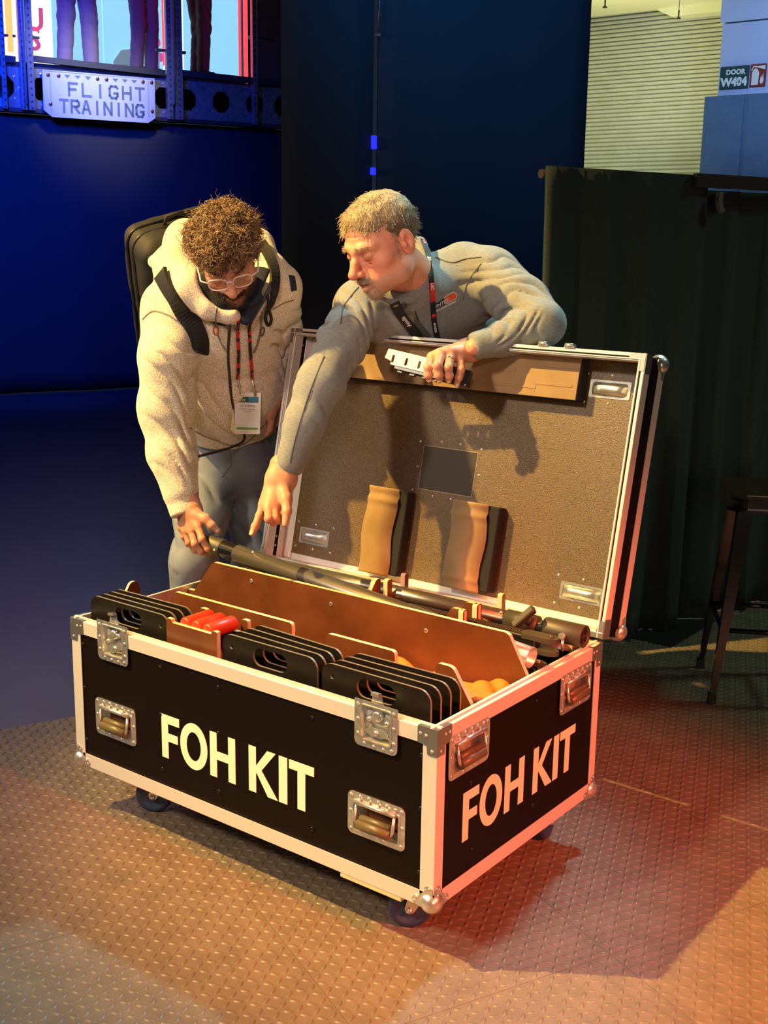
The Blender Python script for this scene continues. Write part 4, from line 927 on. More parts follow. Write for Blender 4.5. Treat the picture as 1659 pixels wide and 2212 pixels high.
class Field:
    def __init__(s, lo, hi, h):
        s.lo = np.array(lo, float); s.h = h; s.n = np.ceil((np.array(hi)-s.lo)/h).astype(int)+1
        s.d = np.full(s.n, .2, np.float32); s.ax = [(s.lo[i]+h*np.arange(s.n[i])).astype(np.float32) for i in range(3)]
    def crop(s, lo, hi):
        a = np.clip(np.floor((np.array(lo)-s.lo)/s.h).astype(int), 0, s.n); b = np.clip(np.ceil((np.array(hi)-s.lo)/s.h).astype(int)+1, 0, s.n)
        sl = tuple(slice(int(a[i]), int(b[i])) for i in range(3))
        return sl, s.ax[0][sl[0]][:,None,None], s.ax[1][sl[1]][None,:,None], s.ax[2][sl[2]][None,None,:]
    def put(s, sl, d, k, op):
        if d.size == 0: return
        o = s.d[sl]; s.d[sl] = smin(o, d, k) if op == '+' else -smin(-o, d, k)
    def cone(s, a, b, r1, r2, k=.02, op='+'):
        a, b = np.array(a, float), np.array(b, float); m = max(r1, r2)+k+3*s.h; sl, x, y, z = s.crop(np.minimum(a,b)-m, np.maximum(a,b)+m)
        ab = b-a; L2 = ab@ab + 1e-12; t = np.clip(((x-a[0])*ab[0]+(y-a[1])*ab[1]+(z-a[2])*ab[2])/L2, 0, 1)
        s.put(sl, np.sqrt((x-a[0]-t*ab[0])**2+(y-a[1]-t*ab[1])**2+(z-a[2]-t*ab[2])**2) - (r1+(r2-r1)*t), k, op); return s
    def chain(s, pts, rs, k=.02, op='+'):
        for i in range(len(pts)-1): s.cone(pts[i], pts[i+1], rs[i], rs[i+1], k, op)
        return s
    def econe(s, a, b, w1, w2, side, k=.03, op='+'):          # w = (half width, half depth); side = width direction
        a, b = np.array(a, float), np.array(b, float); m = max(*w1, *w2)+k+3*s.h; sl, x, y, z = s.crop(np.minimum(a,b)-m, np.maximum(a,b)+m)
        ab = b-a; L_ = np.linalg.norm(ab); u = ab/L_; sd = np.array(side, float); sd = nrm(sd-u*(sd@u)); v = np.cross(u, sd)
        px, py, pz = x-a[0], y-a[1], z-a[2]; l = px*u[0]+py*u[1]+pz*u[2]; t = np.clip(l/L_, 0, 1); e = l-t*L_
        W_ = w1[0]+(w2[0]-w1[0])*t; D_ = w1[1]+(w2[1]-w1[1])*t; mm = np.minimum(W_, D_)
        q = np.sqrt(((px*sd[0]+py*sd[1]+pz*sd[2])/W_)**2 + ((px*v[0]+py*v[1]+pz*v[2])/D_)**2 + (e/mm)**2)
        s.put(sl, (q-1)*mm, k, op); return s
    def ell(s, c, r, R=None, k=.01, op='+'):                  # R columns = axes
        c, r = np.array(c, float), np.array(r, float); m = r.max()+k+3*s.h; sl, x, y, z = s.crop(c-m, c+m); R = np.eye(3) if R is None else np.array(R)
        px, py, pz = x-c[0], y-c[1], z-c[2]; q = 0; g = 0
        for i in range(3):
            l = (px*R[0,i]+py*R[1,i]+pz*R[2,i]); q = q+(l/r[i])**2; g = g+(l/r[i]**2)**2
        q = np.sqrt(q); s.put(sl, q*(q-1)/np.sqrt(g+1e-9), k, op); return s
    def rbox(s, c, hs, R, rad, k=.01, op='+'):
        c, hs = np.array(c, float), np.array(hs, float); m = np.linalg.norm(hs)+k+3*s.h; sl, x, y, z = s.crop(c-m, c+m); R = np.array(R)
        px, py, pz = x-c[0], y-c[1], z-c[2]; out = 0; ins = None
        for i in range(3):
            l = np.abs(px*R[0,i]+py*R[1,i]+pz*R[2,i])-(hs[i]-rad); out = out+np.maximum(l,0)**2; ins = l if ins is None else np.maximum(ins, l)
        s.put(sl, np.sqrt(out)+np.minimum(ins,0)-rad, k, op); return s
    def plane(s, p, n, k=.003, lo=None, hi=None):              # cut away the side n points to, inside the box lo..hi
        p, n = np.array(p, float), nrm(n); sl, x, y, z = s.crop(s.lo if lo is None else lo, (s.lo+s.h*s.n) if hi is None else hi)
        s.put(sl, -((x-p[0])*n[0]+(y-p[1])*n[1]+(z-p[2])*n[2]), k, '-'); return s
    def folds(s, a, b, rad, amp, freq, seed=1, skew=.5, ref=(0,0,1), lo=0, hi=1, side=None, wid=1.6):
        """creases running around a limb from a to b"""
        a, b = np.array(a, float), np.array(b, float); m = rad*wid+.02; sl, x, y, z = s.crop(np.minimum(a,b)-m, np.maximum(a,b)+m)
        ab = b-a; L_ = np.linalg.norm(ab); u = ab/L_; e1 = nrm(np.cross(u, ref)); e2 = np.cross(u, e1)
        px, py, pz = x-a[0], y-a[1], z-a[2]; l = px*u[0]+py*u[1]+pz*u[2]; p1 = px*e1[0]+py*e1[1]+pz*e1[2]; p2 = px*e2[0]+py*e2[1]+pz*e2[2]
        t = l/L_; r = np.sqrt(p1*p1+p2*p2)+1e-6; c1, c2 = p1/r, p2/r
        n1 = vnoise(l*freq*.5+7+c1*.9, c1*1.1+5, c2*1.1+9, seed); n2 = vnoise(l*freq*1.3+11+c2, c1*1.5+2, c2*1.5+3, seed+1)
        w = np.abs(np.sin(math.pi*(l*freq + skew*c1 + 1.6*n1))); w = (1-w)**1.5*n2*2
        win = np.clip((t-lo)*6, 0, 1)*np.clip((hi-t)*6, 0, 1)*np.clip((rad*wid-r)/.02, 0, 1)
        if side is not None: win = win*np.clip(.35+.9*(c1*np.dot(e1, side)+c2*np.dot(e2, side)), .12, 1)
        s.d[sl] += (amp*(w-.25)*win).astype(np.float32); return s
    def lumps(s, amp, sc, seed=3, k=1.):
        near = np.abs(s.d) < .03; i = np.nonzero(near); x, y, z = s.ax[0][i[0]], s.ax[1][i[1]], s.ax[2][i[2]]
        s.d[i] += amp*(vnoise(x*sc, y*sc, z*sc, seed)-.5); return s
    def mesh(s):
        g = openvdb.FloatGrid(.2); g.copyFromArray(s.d); v, q = g.convertToQuads(isovalue=0.)
        v = v.astype(np.float64)*s.h + s.lo; q = q.astype(np.int64)
        c = v[q[:, :]]; vol = np.einsum('ij,ij->', c[:,0]-s.lo, np.cross(c[:,1]-c[:,0], c[:,2]-c[:,0]))
        if vol < 0: q = q[:, ::-1]
        return v, q
    def normals(s, v):
        g = np.gradient(s.d, s.h); i = np.clip(np.round((v-s.lo)/s.h).astype(int), 0, s.n-1)
        n = np.stack([a[i[:,0],i[:,1],i[:,2]] for a in g], 1); return n/(np.linalg.norm(n, axis=1, keepdims=True)+1e-9)
def surf(name, v, q, m, parent=None, cols=None, label=None, stuff=False):
    org = np.array(ORG.get(parent.name, (0,0,0))) if parent else np.zeros(3)
    me = bpy.data.meshes.new(name); me.vertices.add(len(v)); me.vertices.foreach_set('co', (v-org).astype(np.float32).ravel())
    k = q.shape[1]; me.loops.add(len(q)*k); me.loops.foreach_set('vertex_index', q.astype(np.int32).ravel()); me.polygons.add(len(q))
    me.polygons.foreach_set('loop_start', np.arange(0, len(q)*k, k, dtype=np.int32)); me.polygons.foreach_set('loop_total', np.full(len(q), k, np.int32))
    me.update(calc_edges=True); me.polygons.foreach_set('use_smooth', np.ones(len(q), bool)); me.materials.append(m)
    if cols is not None:
        a = me.color_attributes.new('tint', 'FLOAT_COLOR', 'POINT'); a.data.foreach_set('color', np.concatenate([cols, np.ones((len(cols),1))], 1).astype(np.float32).ravel())
    o = link(bpy.data.objects.new(name, me))
    if parent: o.parent = parent; ORG[o.name] = Vector(org)
    if label: o['label'] = label
    if stuff: o['kind'] = 'stuff'
    return o
def join(ps):                                   # several pieces -> one (verts, quads)
    vs, qs, k = [], [], 0
    for v, q in ps: vs.append(v); qs.append(q+k); k += len(v)
    return np.concatenate(vs), np.concatenate(qs)
def bvh(*meshes):
    v, q = join(meshes); return BVHTree.FromPolygons(v.tolist(), q.tolist())
def snap(tree, u, v, lift=.003):                # the spot of a surface that shows at this place of the photograph
    d = Vector(ray(u, v)); p, n, i, t = tree.ray_cast(Vector(CAM), d.normalized())
    if p is None:
        p, n, i, t = tree.find_nearest(Vector(P(u, v, 3.5)))
    n = n if n.dot(d) < 0 else -n
    return np.array(p) + np.array(n)*lift, np.array(n)
def densify(path, n=6):
    out = []; P_ = [np.array(p, float) for p in path]
    for i in range(len(P_)-1):
        p0, p1, p2, p3 = P_[max(i-1,0)], P_[i], P_[i+1], P_[min(i+2,len(P_)-1)]
        for k in range(n):
            t = k/n; out.append(.5*((2*p1)+(p2-p0)*t+(2*p0-5*p1+4*p2-p3)*t*t+(3*p1-p0-3*p2+p3)*t**3))
    return out + [P_[-1]]
def strap_on(tree, path, w, th, lift=.004, n=6, smooth=3):
    pts = densify(path, n); ps = []; ns = []
    for u, v in pts:
        p, nn = snap(tree, u, v, lift); ps.append(p); ns.append(nn)
    ps = np.array(ps); ns = np.array(ns)
    for _ in range(smooth):
        ps[1:-1] = (ps[:-2]+2*ps[1:-1]+ps[2:])/4; ns[1:-1] = (ns[:-2]+2*ns[1:-1]+ns[2:])/4
    t = np.gradient(ps, axis=0); sd = np.cross(ns, t); sd /= np.linalg.norm(sd, axis=1, keepdims=True)+1e-9
    return ribbon([p for p in ps], w, th, sd), ps, ns
def strands(roots, dirs, lens, npts, rad, curl_r=0, curl_n=0, grav=(0,0,0), seed=1, wander=.3, taper=.4, hug=None):
    """hair as fine three-sided tubes: returns verts, quads"""
    rs = np.random.RandomState(seed); n = len(roots); t = np.linspace(0, 1, npts); D_ = dirs/np.linalg.norm(dirs, axis=1, keepdims=True)
    a = rs.randn(n, 3); a -= D_*(a*D_).sum(1, keepdims=True); a /= np.linalg.norm(a, axis=1, keepdims=True); b = np.cross(D_, a)
    ph = rs.rand(n)*6.28; hand = np.where(rs.rand(n) < .5, -1, 1); P_ = np.zeros((n, npts, 3)); g = np.array(grav)
    w1 = rs.randn(n, 3)*wander; crv = rs.uniform(.6, 1.3, n)*curl_r
    for i, s in enumerate(t):
        L_ = (lens*s)[:,None]; th = ph + hand*s*curl_n*6.28; k = (crv*min(1, s*3))[:,None]
        P_[:, i] = roots + D_*L_ + (w1+g)*(L_*s) + k*(a*np.cos(th)[:,None]+b*np.sin(th)[:,None]) - k*(a*np.cos(ph)[:,None]+b*np.sin(ph)[:,None])*0
    T_ = np.gradient(P_, axis=1); T_ /= np.linalg.norm(T_, axis=2, keepdims=True)+1e-9
    u = np.cross(T_, a[:,None,:]); u /= np.linalg.norm(u, axis=2, keepdims=True)+1e-9; w = np.cross(T_, u)
    rr_ = rad*(1-(1-taper)*t)[None,:,None]; V = np.stack([P_ + rr_*(u*math.cos(q)+w*math.sin(q)) for q in (0, 2.094, 4.189)], 2)
    V = V.reshape(n, npts*3, 3); q = []
    for i in range(npts-1):
        for k in range(3): q.append((i*3+k, i*3+(k+1)%3, (i+1)*3+(k+1)%3, (i+1)*3+k))
    q = np.array(q); Q = (q[None] + (np.arange(n)*npts*3)[:,None,None]).reshape(-1, 4)
    return V.reshape(-1, 3), Q

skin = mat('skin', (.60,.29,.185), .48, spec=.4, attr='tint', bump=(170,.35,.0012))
MATS['skin'].node_tree.nodes['Principled BSDF'].inputs['Subsurface Weight'].default_value = .06
MATS['skin'].node_tree.nodes['Principled BSDF'].inputs['Subsurface Radius'].default_value = (.012,.004,.002)
fleece = mat('heather_fleece', (.50,.43,.33), .95, noise=(330,(.88,.80,.64),2,(1,1,1),.42,.58), bump=(300,.6,.0022), sheen=.3)
jersey = mat('grey_heather_jersey', (.175,.188,.185), .85, noise=(90,(.255,.27,.262),3,(1,1,5),.3,.7), bump=(500,.12,.0006), sheen=.15)
denim = mat('washed_denim', (.12,.15,.20), .8, noise=(7,(.26,.30,.36),5,(1,1,1),.35,.75), bump=(600,.2,.0006))
denimd = mat('dark_trousers', (.03,.03,.035), .85)
navy = mat('navy_cloth', (.012,.018,.045), .85); lining = mat('dark_curly_lining', (.010,.010,.012), .95, bump=(220,1,.004))
nylon = mat('black_nylon', (.010,.010,.013), .72, bump=(400,.2,.0006)); shoe = mat('dark_shoe', (.03,.028,.026), .5)

def head_field(w=1., jaw=1., mouth=.0022, h=.0022, neck=None, fat=0.):
    f = Field((-.125,-.155,-.21), (.125,.155,.155), h)
    f.ell((0,-.016,.040), (.077*w,.096,.082), k=.02); f.ell((0,.022,-.012), (.063*w,.068,.088), k=.03)
    f.ell((0,.028,-.066), (.052*jaw,.058,.046), k=.03); f.ell((0,.072,-.098), (.022*jaw,.018,.017), k=.022)
    for sx in (-1, 1):
        f.ell((sx*.046*w,.046,-.024), (.022,.026,.020), k=.02); f.ell((sx*.050*jaw,.008,-.066), (.018+fat,.034,.030), k=.025)
        if fat: f.ell((sx*.034,.050,-.062), (.026,.030,.030), k=.02)
    for zz in ((.052,.0012),(.064,.0010)): f.chain([(-.034,.066,zz[0]-.002),(-.014,.0815,zz[0]),(0,.0835,zz[0]-.001),(.014,.0815,zz[0]),(.034,.066,zz[0]-.002)], [zz[1]]*5, .003, '-')
    for sx in (-1, 1): f.chain([(sx*.005,.093,.018),(sx*.006,.093,.030)], [.0012]*2, .003, '-'); f.chain([(sx*.020,.080,-.016),(sx*.034,.078,-.019),(sx*.046,.068,-.014)], [.0012]*3, .004, '-')
    f.chain([(-.046,.064,.024),(-.022,.083,.021),(0,.085,.017),(.022,.083,.021),(.046,.064,.024)], [.010]*5, .014)
    for sx in (-1, 1):
        f.ell((sx*.032,.098,.002), (.017,.016,.0125), k=.014, op='-')
        f.ell((sx*.0315,.0735,.001), (.0150,.0150,.0135), k=.004)      # lid over the ball
        f.chain([(sx*.018,.086,-.0045),(sx*.031,.0905,-.0085),(sx*.044,.080,-.004)], [.0016]*3, .002, '-')
        f.chain([(sx*.018,.084,.010),(sx*.031,.0885,.0125),(sx*.044,.080,.009)], [.0014]*3, .002, '-')
    f.chain([(0,.083,.012),(0,.100,-.010),(0,.116,-.033)], [.0085,.0095,.0130], .009)
    for sx in (-1, 1):
        f.ell((sx*.0125,.101,-.037), (.0085,.0115,.0085), k=.007); f.ell((sx*.007,.107,-.0455), (.0035,.005,.003), k=.002, op='-')
        f.chain([(sx*.019,.098,-.034),(sx*.030,.088,-.056)], [.0012,.0016], .005, '-')
    f.ell((0,.084,-.058), (.028,.014,.016), k=.012)
    f.chain([(-.024,.084,-.0645),(-.008,.0965,-.0595),(0,.0965,-.061),(.008,.0965,-.0595),(.024,.084,-.0645)], [.003,.0052,.0048,.0052,.003], .004)
    f.chain([(-.020,.084,-.070-mouth),(0,.0945,-.0735-mouth*1.6),(.020,.084,-.070-mouth)], [.004,.0066,.004], .005)
    f.chain([(-.024,.088,-.0660),(0,.100,-.0665-mouth*.6),(.024,.088,-.0660)], [.0012,mouth,.0012], .002, '-')
    for sx in (-1, 1):
        Re = frame((0,0,0), (0,.95,.0), (0,-.22,.97)).to_3x3()
        a = math.radians(20)*sx; R = np.array([[math.cos(a),-math.sin(a),0],[math.sin(a),math.cos(a),0],[0,0,1]])
        f.ell((sx*.080*w,-.016,-.002), (.0085,.0195,.033), R=R, k=.006)
        f.ell((sx*.090*w,-.012,.003), (.0085,.0105,.020), R=R, k=.003, op='-'); f.ell((sx*.083*w,-.004,-.006), (.006,.006,.008), k=.004)
    if neck is not None: f.cone((0,-.026,-.045), neck, .054, .062, .03)
    return f
def skin_tint(l, base=(.60,.30,.20), lips=(.50,.17,.13), pink=.12, stub=None):
    c = np.tile(np.array(base), (len(l), 1)); x, y, z = l.T
    def blend(w, col):
        nonlocal c; w = np.clip(w, 0, 1)[:,None]; c = c*(1-w)+np.array(col)*w
    p = np.exp(-(((np.abs(x)-.045)/.022)**2+((z+.025)/.025)**2))*(y > .03); blend(p*pink*3, (base[0]*1.02, base[1]*.72, base[2]*.68))
    nz_ = np.exp(-((x/.018)**2+((z+.034)/.022)**2))*(y > .09); blend(nz_*pink*3.2, (base[0]*1.0, base[1]*.66, base[2]*.6))
    e = np.exp(-(((np.abs(x)-.082)/.014)**2+((z)/.04)**2)); blend(e*.35, (base[0]*1.05, base[1]*.7, base[2]*.65))
    lp_ = np.exp(-((x/.024)**2+((z+.067)/.0095)**2)**2)*(y > .086); blend(lp_*.8, lips)
    blend(np.exp(-((z+.0668)/.0026)**2)*(np.abs(x) < .021)*(y > .082), (.10,.03,.025)); er = np.exp(-(((np.abs(x)-.031)/.015)**2+((z-.001)/.011)**2)**2)*(y > .05); blend(er*.30, (base[0]*.62, base[1]*.45, base[2]*.40)); blend(np.exp(-(((np.abs(x)-.031)/.013)**2+((z+.0085)/.0016)**2))*(y > .06)*.8, (.12,.06,.04))  # dark mouth interior; shade of the eyelid creases painted into the tint
    if stub is not None:
        s = np.clip((-.052-z)/.012, 0, 1)*(y > -.01)*np.clip((z+.135)/.02, 0, 1) + np.exp(-((x/.030)**2+((z+.053)/.007)**2)**2)*(y > .07)
        s = s*(1-lp_)*vnoise(x*300, y*300, z*300, 5)*1.3; blend(s*.8, stub)
    return c
def head_axes(up, fw): up = nrm(up); fw = np.array(fw, float); fw = nrm(fw-up*(fw@up)); return np.stack([np.cross(fw, up), fw, up], 1)
RV, UV, CV = ROT[:,0], ROT[:,1], ROT[:,2]        # picture right, up, towards the camera
def dirv(r, u, c): return nrm(RV*r + UV*u + CV*c)
def eyes(parent, R, c, look=-.5):
    for sx in (-1, 1):
        mb = MB(); o = c + R@np.array([sx*.0315,.0735,-.0005]); d = R@nrm([0,1,look])
        mb.lathe([(.0126*math.sin(t), -.0126*math.cos(t)) for t in np.linspace(.01, 3.13, 12)], o, d, 16); e = part('eye', mb, mat('eye_white', (.55,.50,.46), .25), parent)
        mb = MB(); mb.lathe([(.0058,.0114),(.004,.0124),(0,.0128)], o, d, 14); part('iris', mb, mat('dark_iris', (.03,.02,.012), .15), e)
def hand_field(wrist, knuck, fingers, thumb, rw=.030, rp=.015, h=.0017, rf=.0098, forearm=None):
    pts = np.array([wrist]+list(knuck)+[p for f_ in fingers for p in f_]+list(thumb)+([forearm] if forearm is not None else [])); f = Field(pts.min(0)-.05, pts.max(0)+.05, h)
    w = np.array(wrist); m = np.mean(knuck, 0); sd = nrm(np.array(knuck[0])-np.array(knuck[-1]))
    for i, k in enumerate(knuck):
        o = sd*(.020-.0135*i); f.cone(w+o*.9, k, rw*.72, rp, .016)
    f.cone(w+sd*.012, w-sd*.012, rw*.80, rw*.80, .02)
    if forearm is not None: f.cone(w+sd*.010, np.array(forearm)+sd*.012, rw*.82, rw*.95, .02); f.cone(w-sd*.010, np.array(forearm)-sd*.012, rw*.82, rw*.95, .02)
    for i, ch in enumerate(fingers):
        s = (1, 1.04, .98, .86)[i]*rf; ch = [knuck[i]]+list(ch); r = [rp*.82, s*1.02, s*.95, s*.82][:len(ch)]
        g = Field(f.lo, f.lo+f.h*(f.n-1), f.h); g.n = f.n; g.d = np.full(f.n, .2, np.float32); g.ax = f.ax
        g.chain(ch, r, .004)
        for j in range(1, len(ch)-1): g.ell(ch[j], (s*1.06,)*3, k=.004)
        f.d = smin(f.d, g.d, .0035)
    tc_ = [w+(np.array(thumb[0])-w)*.35]+list(thumb); f.chain(tc_, np.interp(np.linspace(0, 1, len(tc_)), (0,.33,.7,1), (rw*.62, .0165, rf*1.15, rf*.92)), .008)
    return f
def nails(parent, tips, m=None):
    for p, d, n in tips:
        mb = MB(); T = frame(np.array(p), np.cross(d, n), d, n); vs = []; fs = []
        for i in range(5):
            for j in range(5):
                x = (i-2)/2*.0052; y = (j-2)/2*.0062; vs.append(T @ Vector((x, y, .0009-(x/.0052)**2*.0018-(y/.0062)**2*.0008)))
        for i in range(4):
            for j in range(4): fs.append((i*5+j, (i+1)*5+j, (i+1)*5+j+1, i*5+j+1))
        mb.add(vs, fs, True); part('fingernail', mb, m or mat('nail', (.72,.42,.32), .25), parent)

# =================================================================== man in the fleece
def man_fleece():
    base = P(470, 1490, 4.0); base[2] = 0
    who = thing('person', 'man in beige fleece hoodie and jeans bending down to grip the long pole', 'person', tuple(base))
    pel = P(505,1000,4.02); bel = P(500,880,3.90); che = P(472,715,3.66); nek = P(482,610,3.50)
    sR = P(372,668,3.56); sL = P(592,625,3.70); eR = P(358,880,3.54); wR = P(403,1098,3.53)
    eL = P(612,775,3.92); wL = P(596,862,3.84)
    hR, kR = P(455,1010,3.98), P(417,1215,3.86); hL, kL = P(545,1005,4.10), P(548,1215,4.04)
    aR = P(405,1440,4.02); aR[2] = .10; aL = P(530,1430,4.22); aL[2] = .10
    side = nrm(sL-sR)
    # head
    hc = P(492,556,3.31); up = dirv(-.10, .60, .80); fw = dirv(.14, -.78, .60); R = head_axes(up, fw)
    nl = R.T@(nek-hc); nl = nl*.95
    hf = head_field(1.0, .92, .0020, neck=nl*min(1, .19/abs(nl[2])) if abs(nl[2]) > .19 else nl)
    hv, hq = hf.mesh(); hn = hf.normals(hv); headw = hv@R.T + hc
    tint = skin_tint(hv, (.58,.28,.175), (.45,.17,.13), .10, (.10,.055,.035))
    # coarse body under the clothes
    lo = np.minimum.reduce([aR,aL,pel,sR,sL,nek,eR,wR])-.2; hi = np.maximum.reduce([aR,aL,pel,sR,sL,nek,eL,hc])+.15
    b = Field(lo, hi, .008); b.econe(pel, che, (.12,.08), (.13,.09), side, .03); b.cone(che, nek, .08, .05); b.cone(nek, hc-up*.08, .05, .05)
    for s_, e_, w_ in ((sR,eR,wR),(sL,eL,wL)): b.cone(che, s_, .05, .05, .04); b.cone(s_, e_, .045, .038); b.cone(e_, w_, .038, .026)
    for h_, k_, a_ in ((hR,kR,aR),(hL,kL,aL)): b.cone(h_, k_, .07, .05); b.cone(k_, a_, .045, .035); b.cone(a_, a_+np.array([.08,-.10,-.05]), .035, .03)
    bv, bq = b.mesh()
    # right hand on the pole, left hand hanging
    kn = [P(428,1138,3.485),P(414,1146,3.503),P(402,1146,3.525),P(393,1138,3.547)]
    fg = [[P(437,1165,3.463),P(449,1185,3.470),P(459,1193,3.490)],[P(421,1175,3.485),P(434,1191,3.495),P(448,1197,3.515)],[P(408,1172,3.520),P(421,1188,3.530),P(434,1193,3.545)],[P(397,1159,3.550),P(406,1175,3.560),P(417,1182,3.570)]]
    tm = [P(424,1112,3.497),P(444,1121,3.477),P(458,1135,3.470),P(470,1147,3.473)]
    h1 = hand_field(P(410,1104,3.525), kn, fg, tm[:1]+tm[1:], rw=.031, forearm=P(403,1070,3.535)); v1, q1 = h1.mesh()
    kn2 = [P(588,892,3.80),P(590,893,3.825),P(592,893,3.85),P(595,892,3.87)]
    fg2 = [[k_+np.array([0,0,-.028])+dirv(-.2,0,.3)*.006, k_+np.array([0,0,-.052])+dirv(-.4,0,.3)*.010, k_+np.array([0,0,-.068])+dirv(-.6,0,.3)*.02] for k_ in kn2]
    h2 = hand_field(P(596,862,3.835), kn2, fg2, [P(585,878,3.80),P(582,892,3.79),P(581,903,3.79)], forearm=P(600,840,3.85)); v2, q2 = h2.mesh()
    sk = np.array((.58,.28,.17))
    V, Q = join([(headw,hq),(v1,q1),(v2,q2),(bv,bq)])
    nh = vnoise(v1[:,0]*90, v1[:,1]*90, v1[:,2]*90, 8)[:,None]
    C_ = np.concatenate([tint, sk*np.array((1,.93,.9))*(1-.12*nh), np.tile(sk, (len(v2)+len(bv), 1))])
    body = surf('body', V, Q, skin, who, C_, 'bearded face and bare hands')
    eyes(who, R, hc)
    nails(who, [(tm[-1]+CV*.0085+UV*.004, nrm(tm[-1]-tm[-2]), nrm(CV+UV*.6))])
    # hair: curly mop
    hair = mat('brown_curly_hair', (.11,.055,.024), .36, spec=.9, noise=(70,(.46,.28,.12),2,(1,1,1),.4,.62)); hairb = mat('dark_hair_base', (.035,.020,.011), .8)
    x, y, z = hv.T; line = .052+.012*np.cos(x*40); m = ((z > line) | ((y < .012) & (z > -.005+.0*y)) | ((y < -.045) & (z > -.055))) & (z > -.07) & (np.abs(x) < .088) & ~((np.abs(x) > .074) & (z < .03) & (y > -.045))
    idx = np.nonzero(m)[0]; rs = np.random.RandomState(2)
    g = Field((-.13,-.15,-.09), (.13,.14,.17), .003); g.ell((0,-.020,.050), (.094,.108,.092), k=.01); g.ell((0,.044,.086), (.066,.040,.034), k=.03)
    sl, gx, gy, gz = g.crop(g.lo, g.lo+g.h*g.n); g.d[sl] += (.030*(vnoise(gx*42+3, gy*42, gz*42, 12)-.5) + .010*(vnoise(gx*110, gy*110, gz*110, 13)-.5)).astype(np.float32)
    cut = np.maximum(np.maximum((.046-gz)*.8, (gy-.018)*.9)*0 + np.where(gy > .02, (.056-gz), np.where(gy > -.04, (-.012-gz), (-.06-gz))), -1); g.d[sl] = np.maximum(g.d[sl], cut.astype(np.float32)+np.zeros_like(g.d[sl]))
    gv, gq = g.mesh(); surf('hair_base', gv@R.T+hc, gq, hairb, who, None, 'dark underlayer of the curly hair')
    gn = g.normals(gv); ok = np.nonzero((np.linalg.norm(gn, axis=1) > .5) & ((gv[:,2] > .045) | (gv[:,1] < .015)))[0]
    pick = rs.choice(ok, 5200); cen = np.array([0,-.02,.03]); D_ = gn[pick]*.55 + rs.randn(5200,3)*.35 + np.array([0,.35,0])*(gv[pick,2:3] > .05)
    sv, sq = strands(gv[pick]-gn[pick]*.006, D_, rs.uniform(.012,.030,5200), 14, .0012, .0078, 1.35, (0,.15,-.15), 4, .3)
    surf('curls', sv@R.T+hc, sq, hair, who, None, 'light-catching brown curls', True)
    lk = np.nonzero((hv[:,2] > .040) & (hv[:,2] < .066) & (hv[:,1] > .045))[0]; pk = rs.choice(lk, 420)
    sv, sq = strands(hv[pk], hn[pk]*.5+np.array([0,.5,-.75])+rs.randn(420,3)*.3, rs.uniform(.014,.034,420), 12, .0007, .0050, 1.3, (0,-.1,-.4), 6, .3)
    surf('fringe', sv@R.T+hc, sq, hair, who, None, None, True)
    # brows, moustache and beard
    def brush(mask, n, ln, d, seed, m_, rad=.0006, wn=.5, nm='beard'):
        i = np.nonzero(mask)[0]; i = rs.choice(i, n); sv, sq = strands(hv[i]-hn[i]*.001, hn[i]*.5+np.array(d)*np.array([1,1,1]), rs.uniform(*ln, n), 4, rad, 0, 0, (0,0,0), seed, wn)
        surf(nm, sv@R.T+hc, sq, m_, who, None, None, True)
    bm_ = mat('dark_beard_hair', (.045,.022,.012), .5)
    x, y, z = hv.T; lips = (np.abs(x) < .024) & (z > -.079) & (z < -.058) & (y > .086)
    brush((np.abs(np.abs(x)-.031) < .017) & (np.abs(z-.0245+((np.abs(x)-.03)*8)**2*.02) < .0036) & (y > .06), 420, (.003,.006), (0,.2,.1), 21, bm_, nm='eyebrows')
    brush((z < -.052) & (z > -.128) & (y > .035) & ~lips & ((np.abs(x) > .028) | (z < -.084)), 2600, (.003,.008), (0,.1,-.5), 22, bm_, .0005)
    brush((np.abs(z+.053) < .0052) & (np.abs(x) < .030) & (y > .078), 700, (.005,.009), (0,.1,-.7), 23, bm_, .0006, nm='moustache')
    # hoodie
    lo = np.minimum.reduce([eR,wR,pel,bel,nek,eL,sL])-np.array([.20,.20,.12]); hi = np.maximum.reduce([eR,wR,pel,nek,eL,sL,sR])+np.array([.20,.22,.20]); lo[2] = min(lo[2], wR[2]-.06)
    f = Field(lo, hi, .0042)
    hem = P(503,925,3.96)
    f.econe(hem, bel+(che-bel)*.35, (.165,.135), (.185,.150), side, .05); f.econe(bel+(che-bel)*.3, che, (.185,.150), (.185,.135), side, .05); f.econe(che, nek-up*.0, (.150,.115), (.085,.085), side, .06)
    f.cone(che+(sR-che)*.4, sR, .11, .088, .07); f.cone(che+(sL-che)*.4, sL, .11, .082, .07)
    f.chain([sR, P(361,770,3.51), eR, P(372,985,3.545), P(392,1062,3.535)], [.088,.080,.079,.068,.054], .03)
    f.chain([sL, eL, P(599,850,3.86)], [.082,.070,.052], .03)
    # gathered ribs at the cuff
    ax = nrm(P(403,1112,3.53)-P(388,1050,3.54))
    f.cone(P(396,1080,3.535), P(397.5,1086,3.535), .0475, .0475, .006); f.cone(P(400,1100,3.53), P(401,1104,3.53), .0455, .0455, .005)
    f.chain([hem-(bel-hem)*.12]*2, [.01]*2)
    # hood
    hd = [P(497,680,3.435),P(455,662,3.43),P(412,625,3.44),P(378,578,3.52),P(400,528,3.66),P(480,508,3.76),P(560,530,3.74),P(590,575,3.66),P(575,625,3.56),P(545,668,3.48)]
    f.chain(hd+[hd[0]], [.024,.036,.050,.058,.060,.055,.045,.034,.028,.022,.024], .03)
    f.cone(P(388,560,3.55), P(333,566,3.56), .050, .018, .03); f.cone(P(430,520,3.66), P(398,505,3.68), .055, .045, .03)
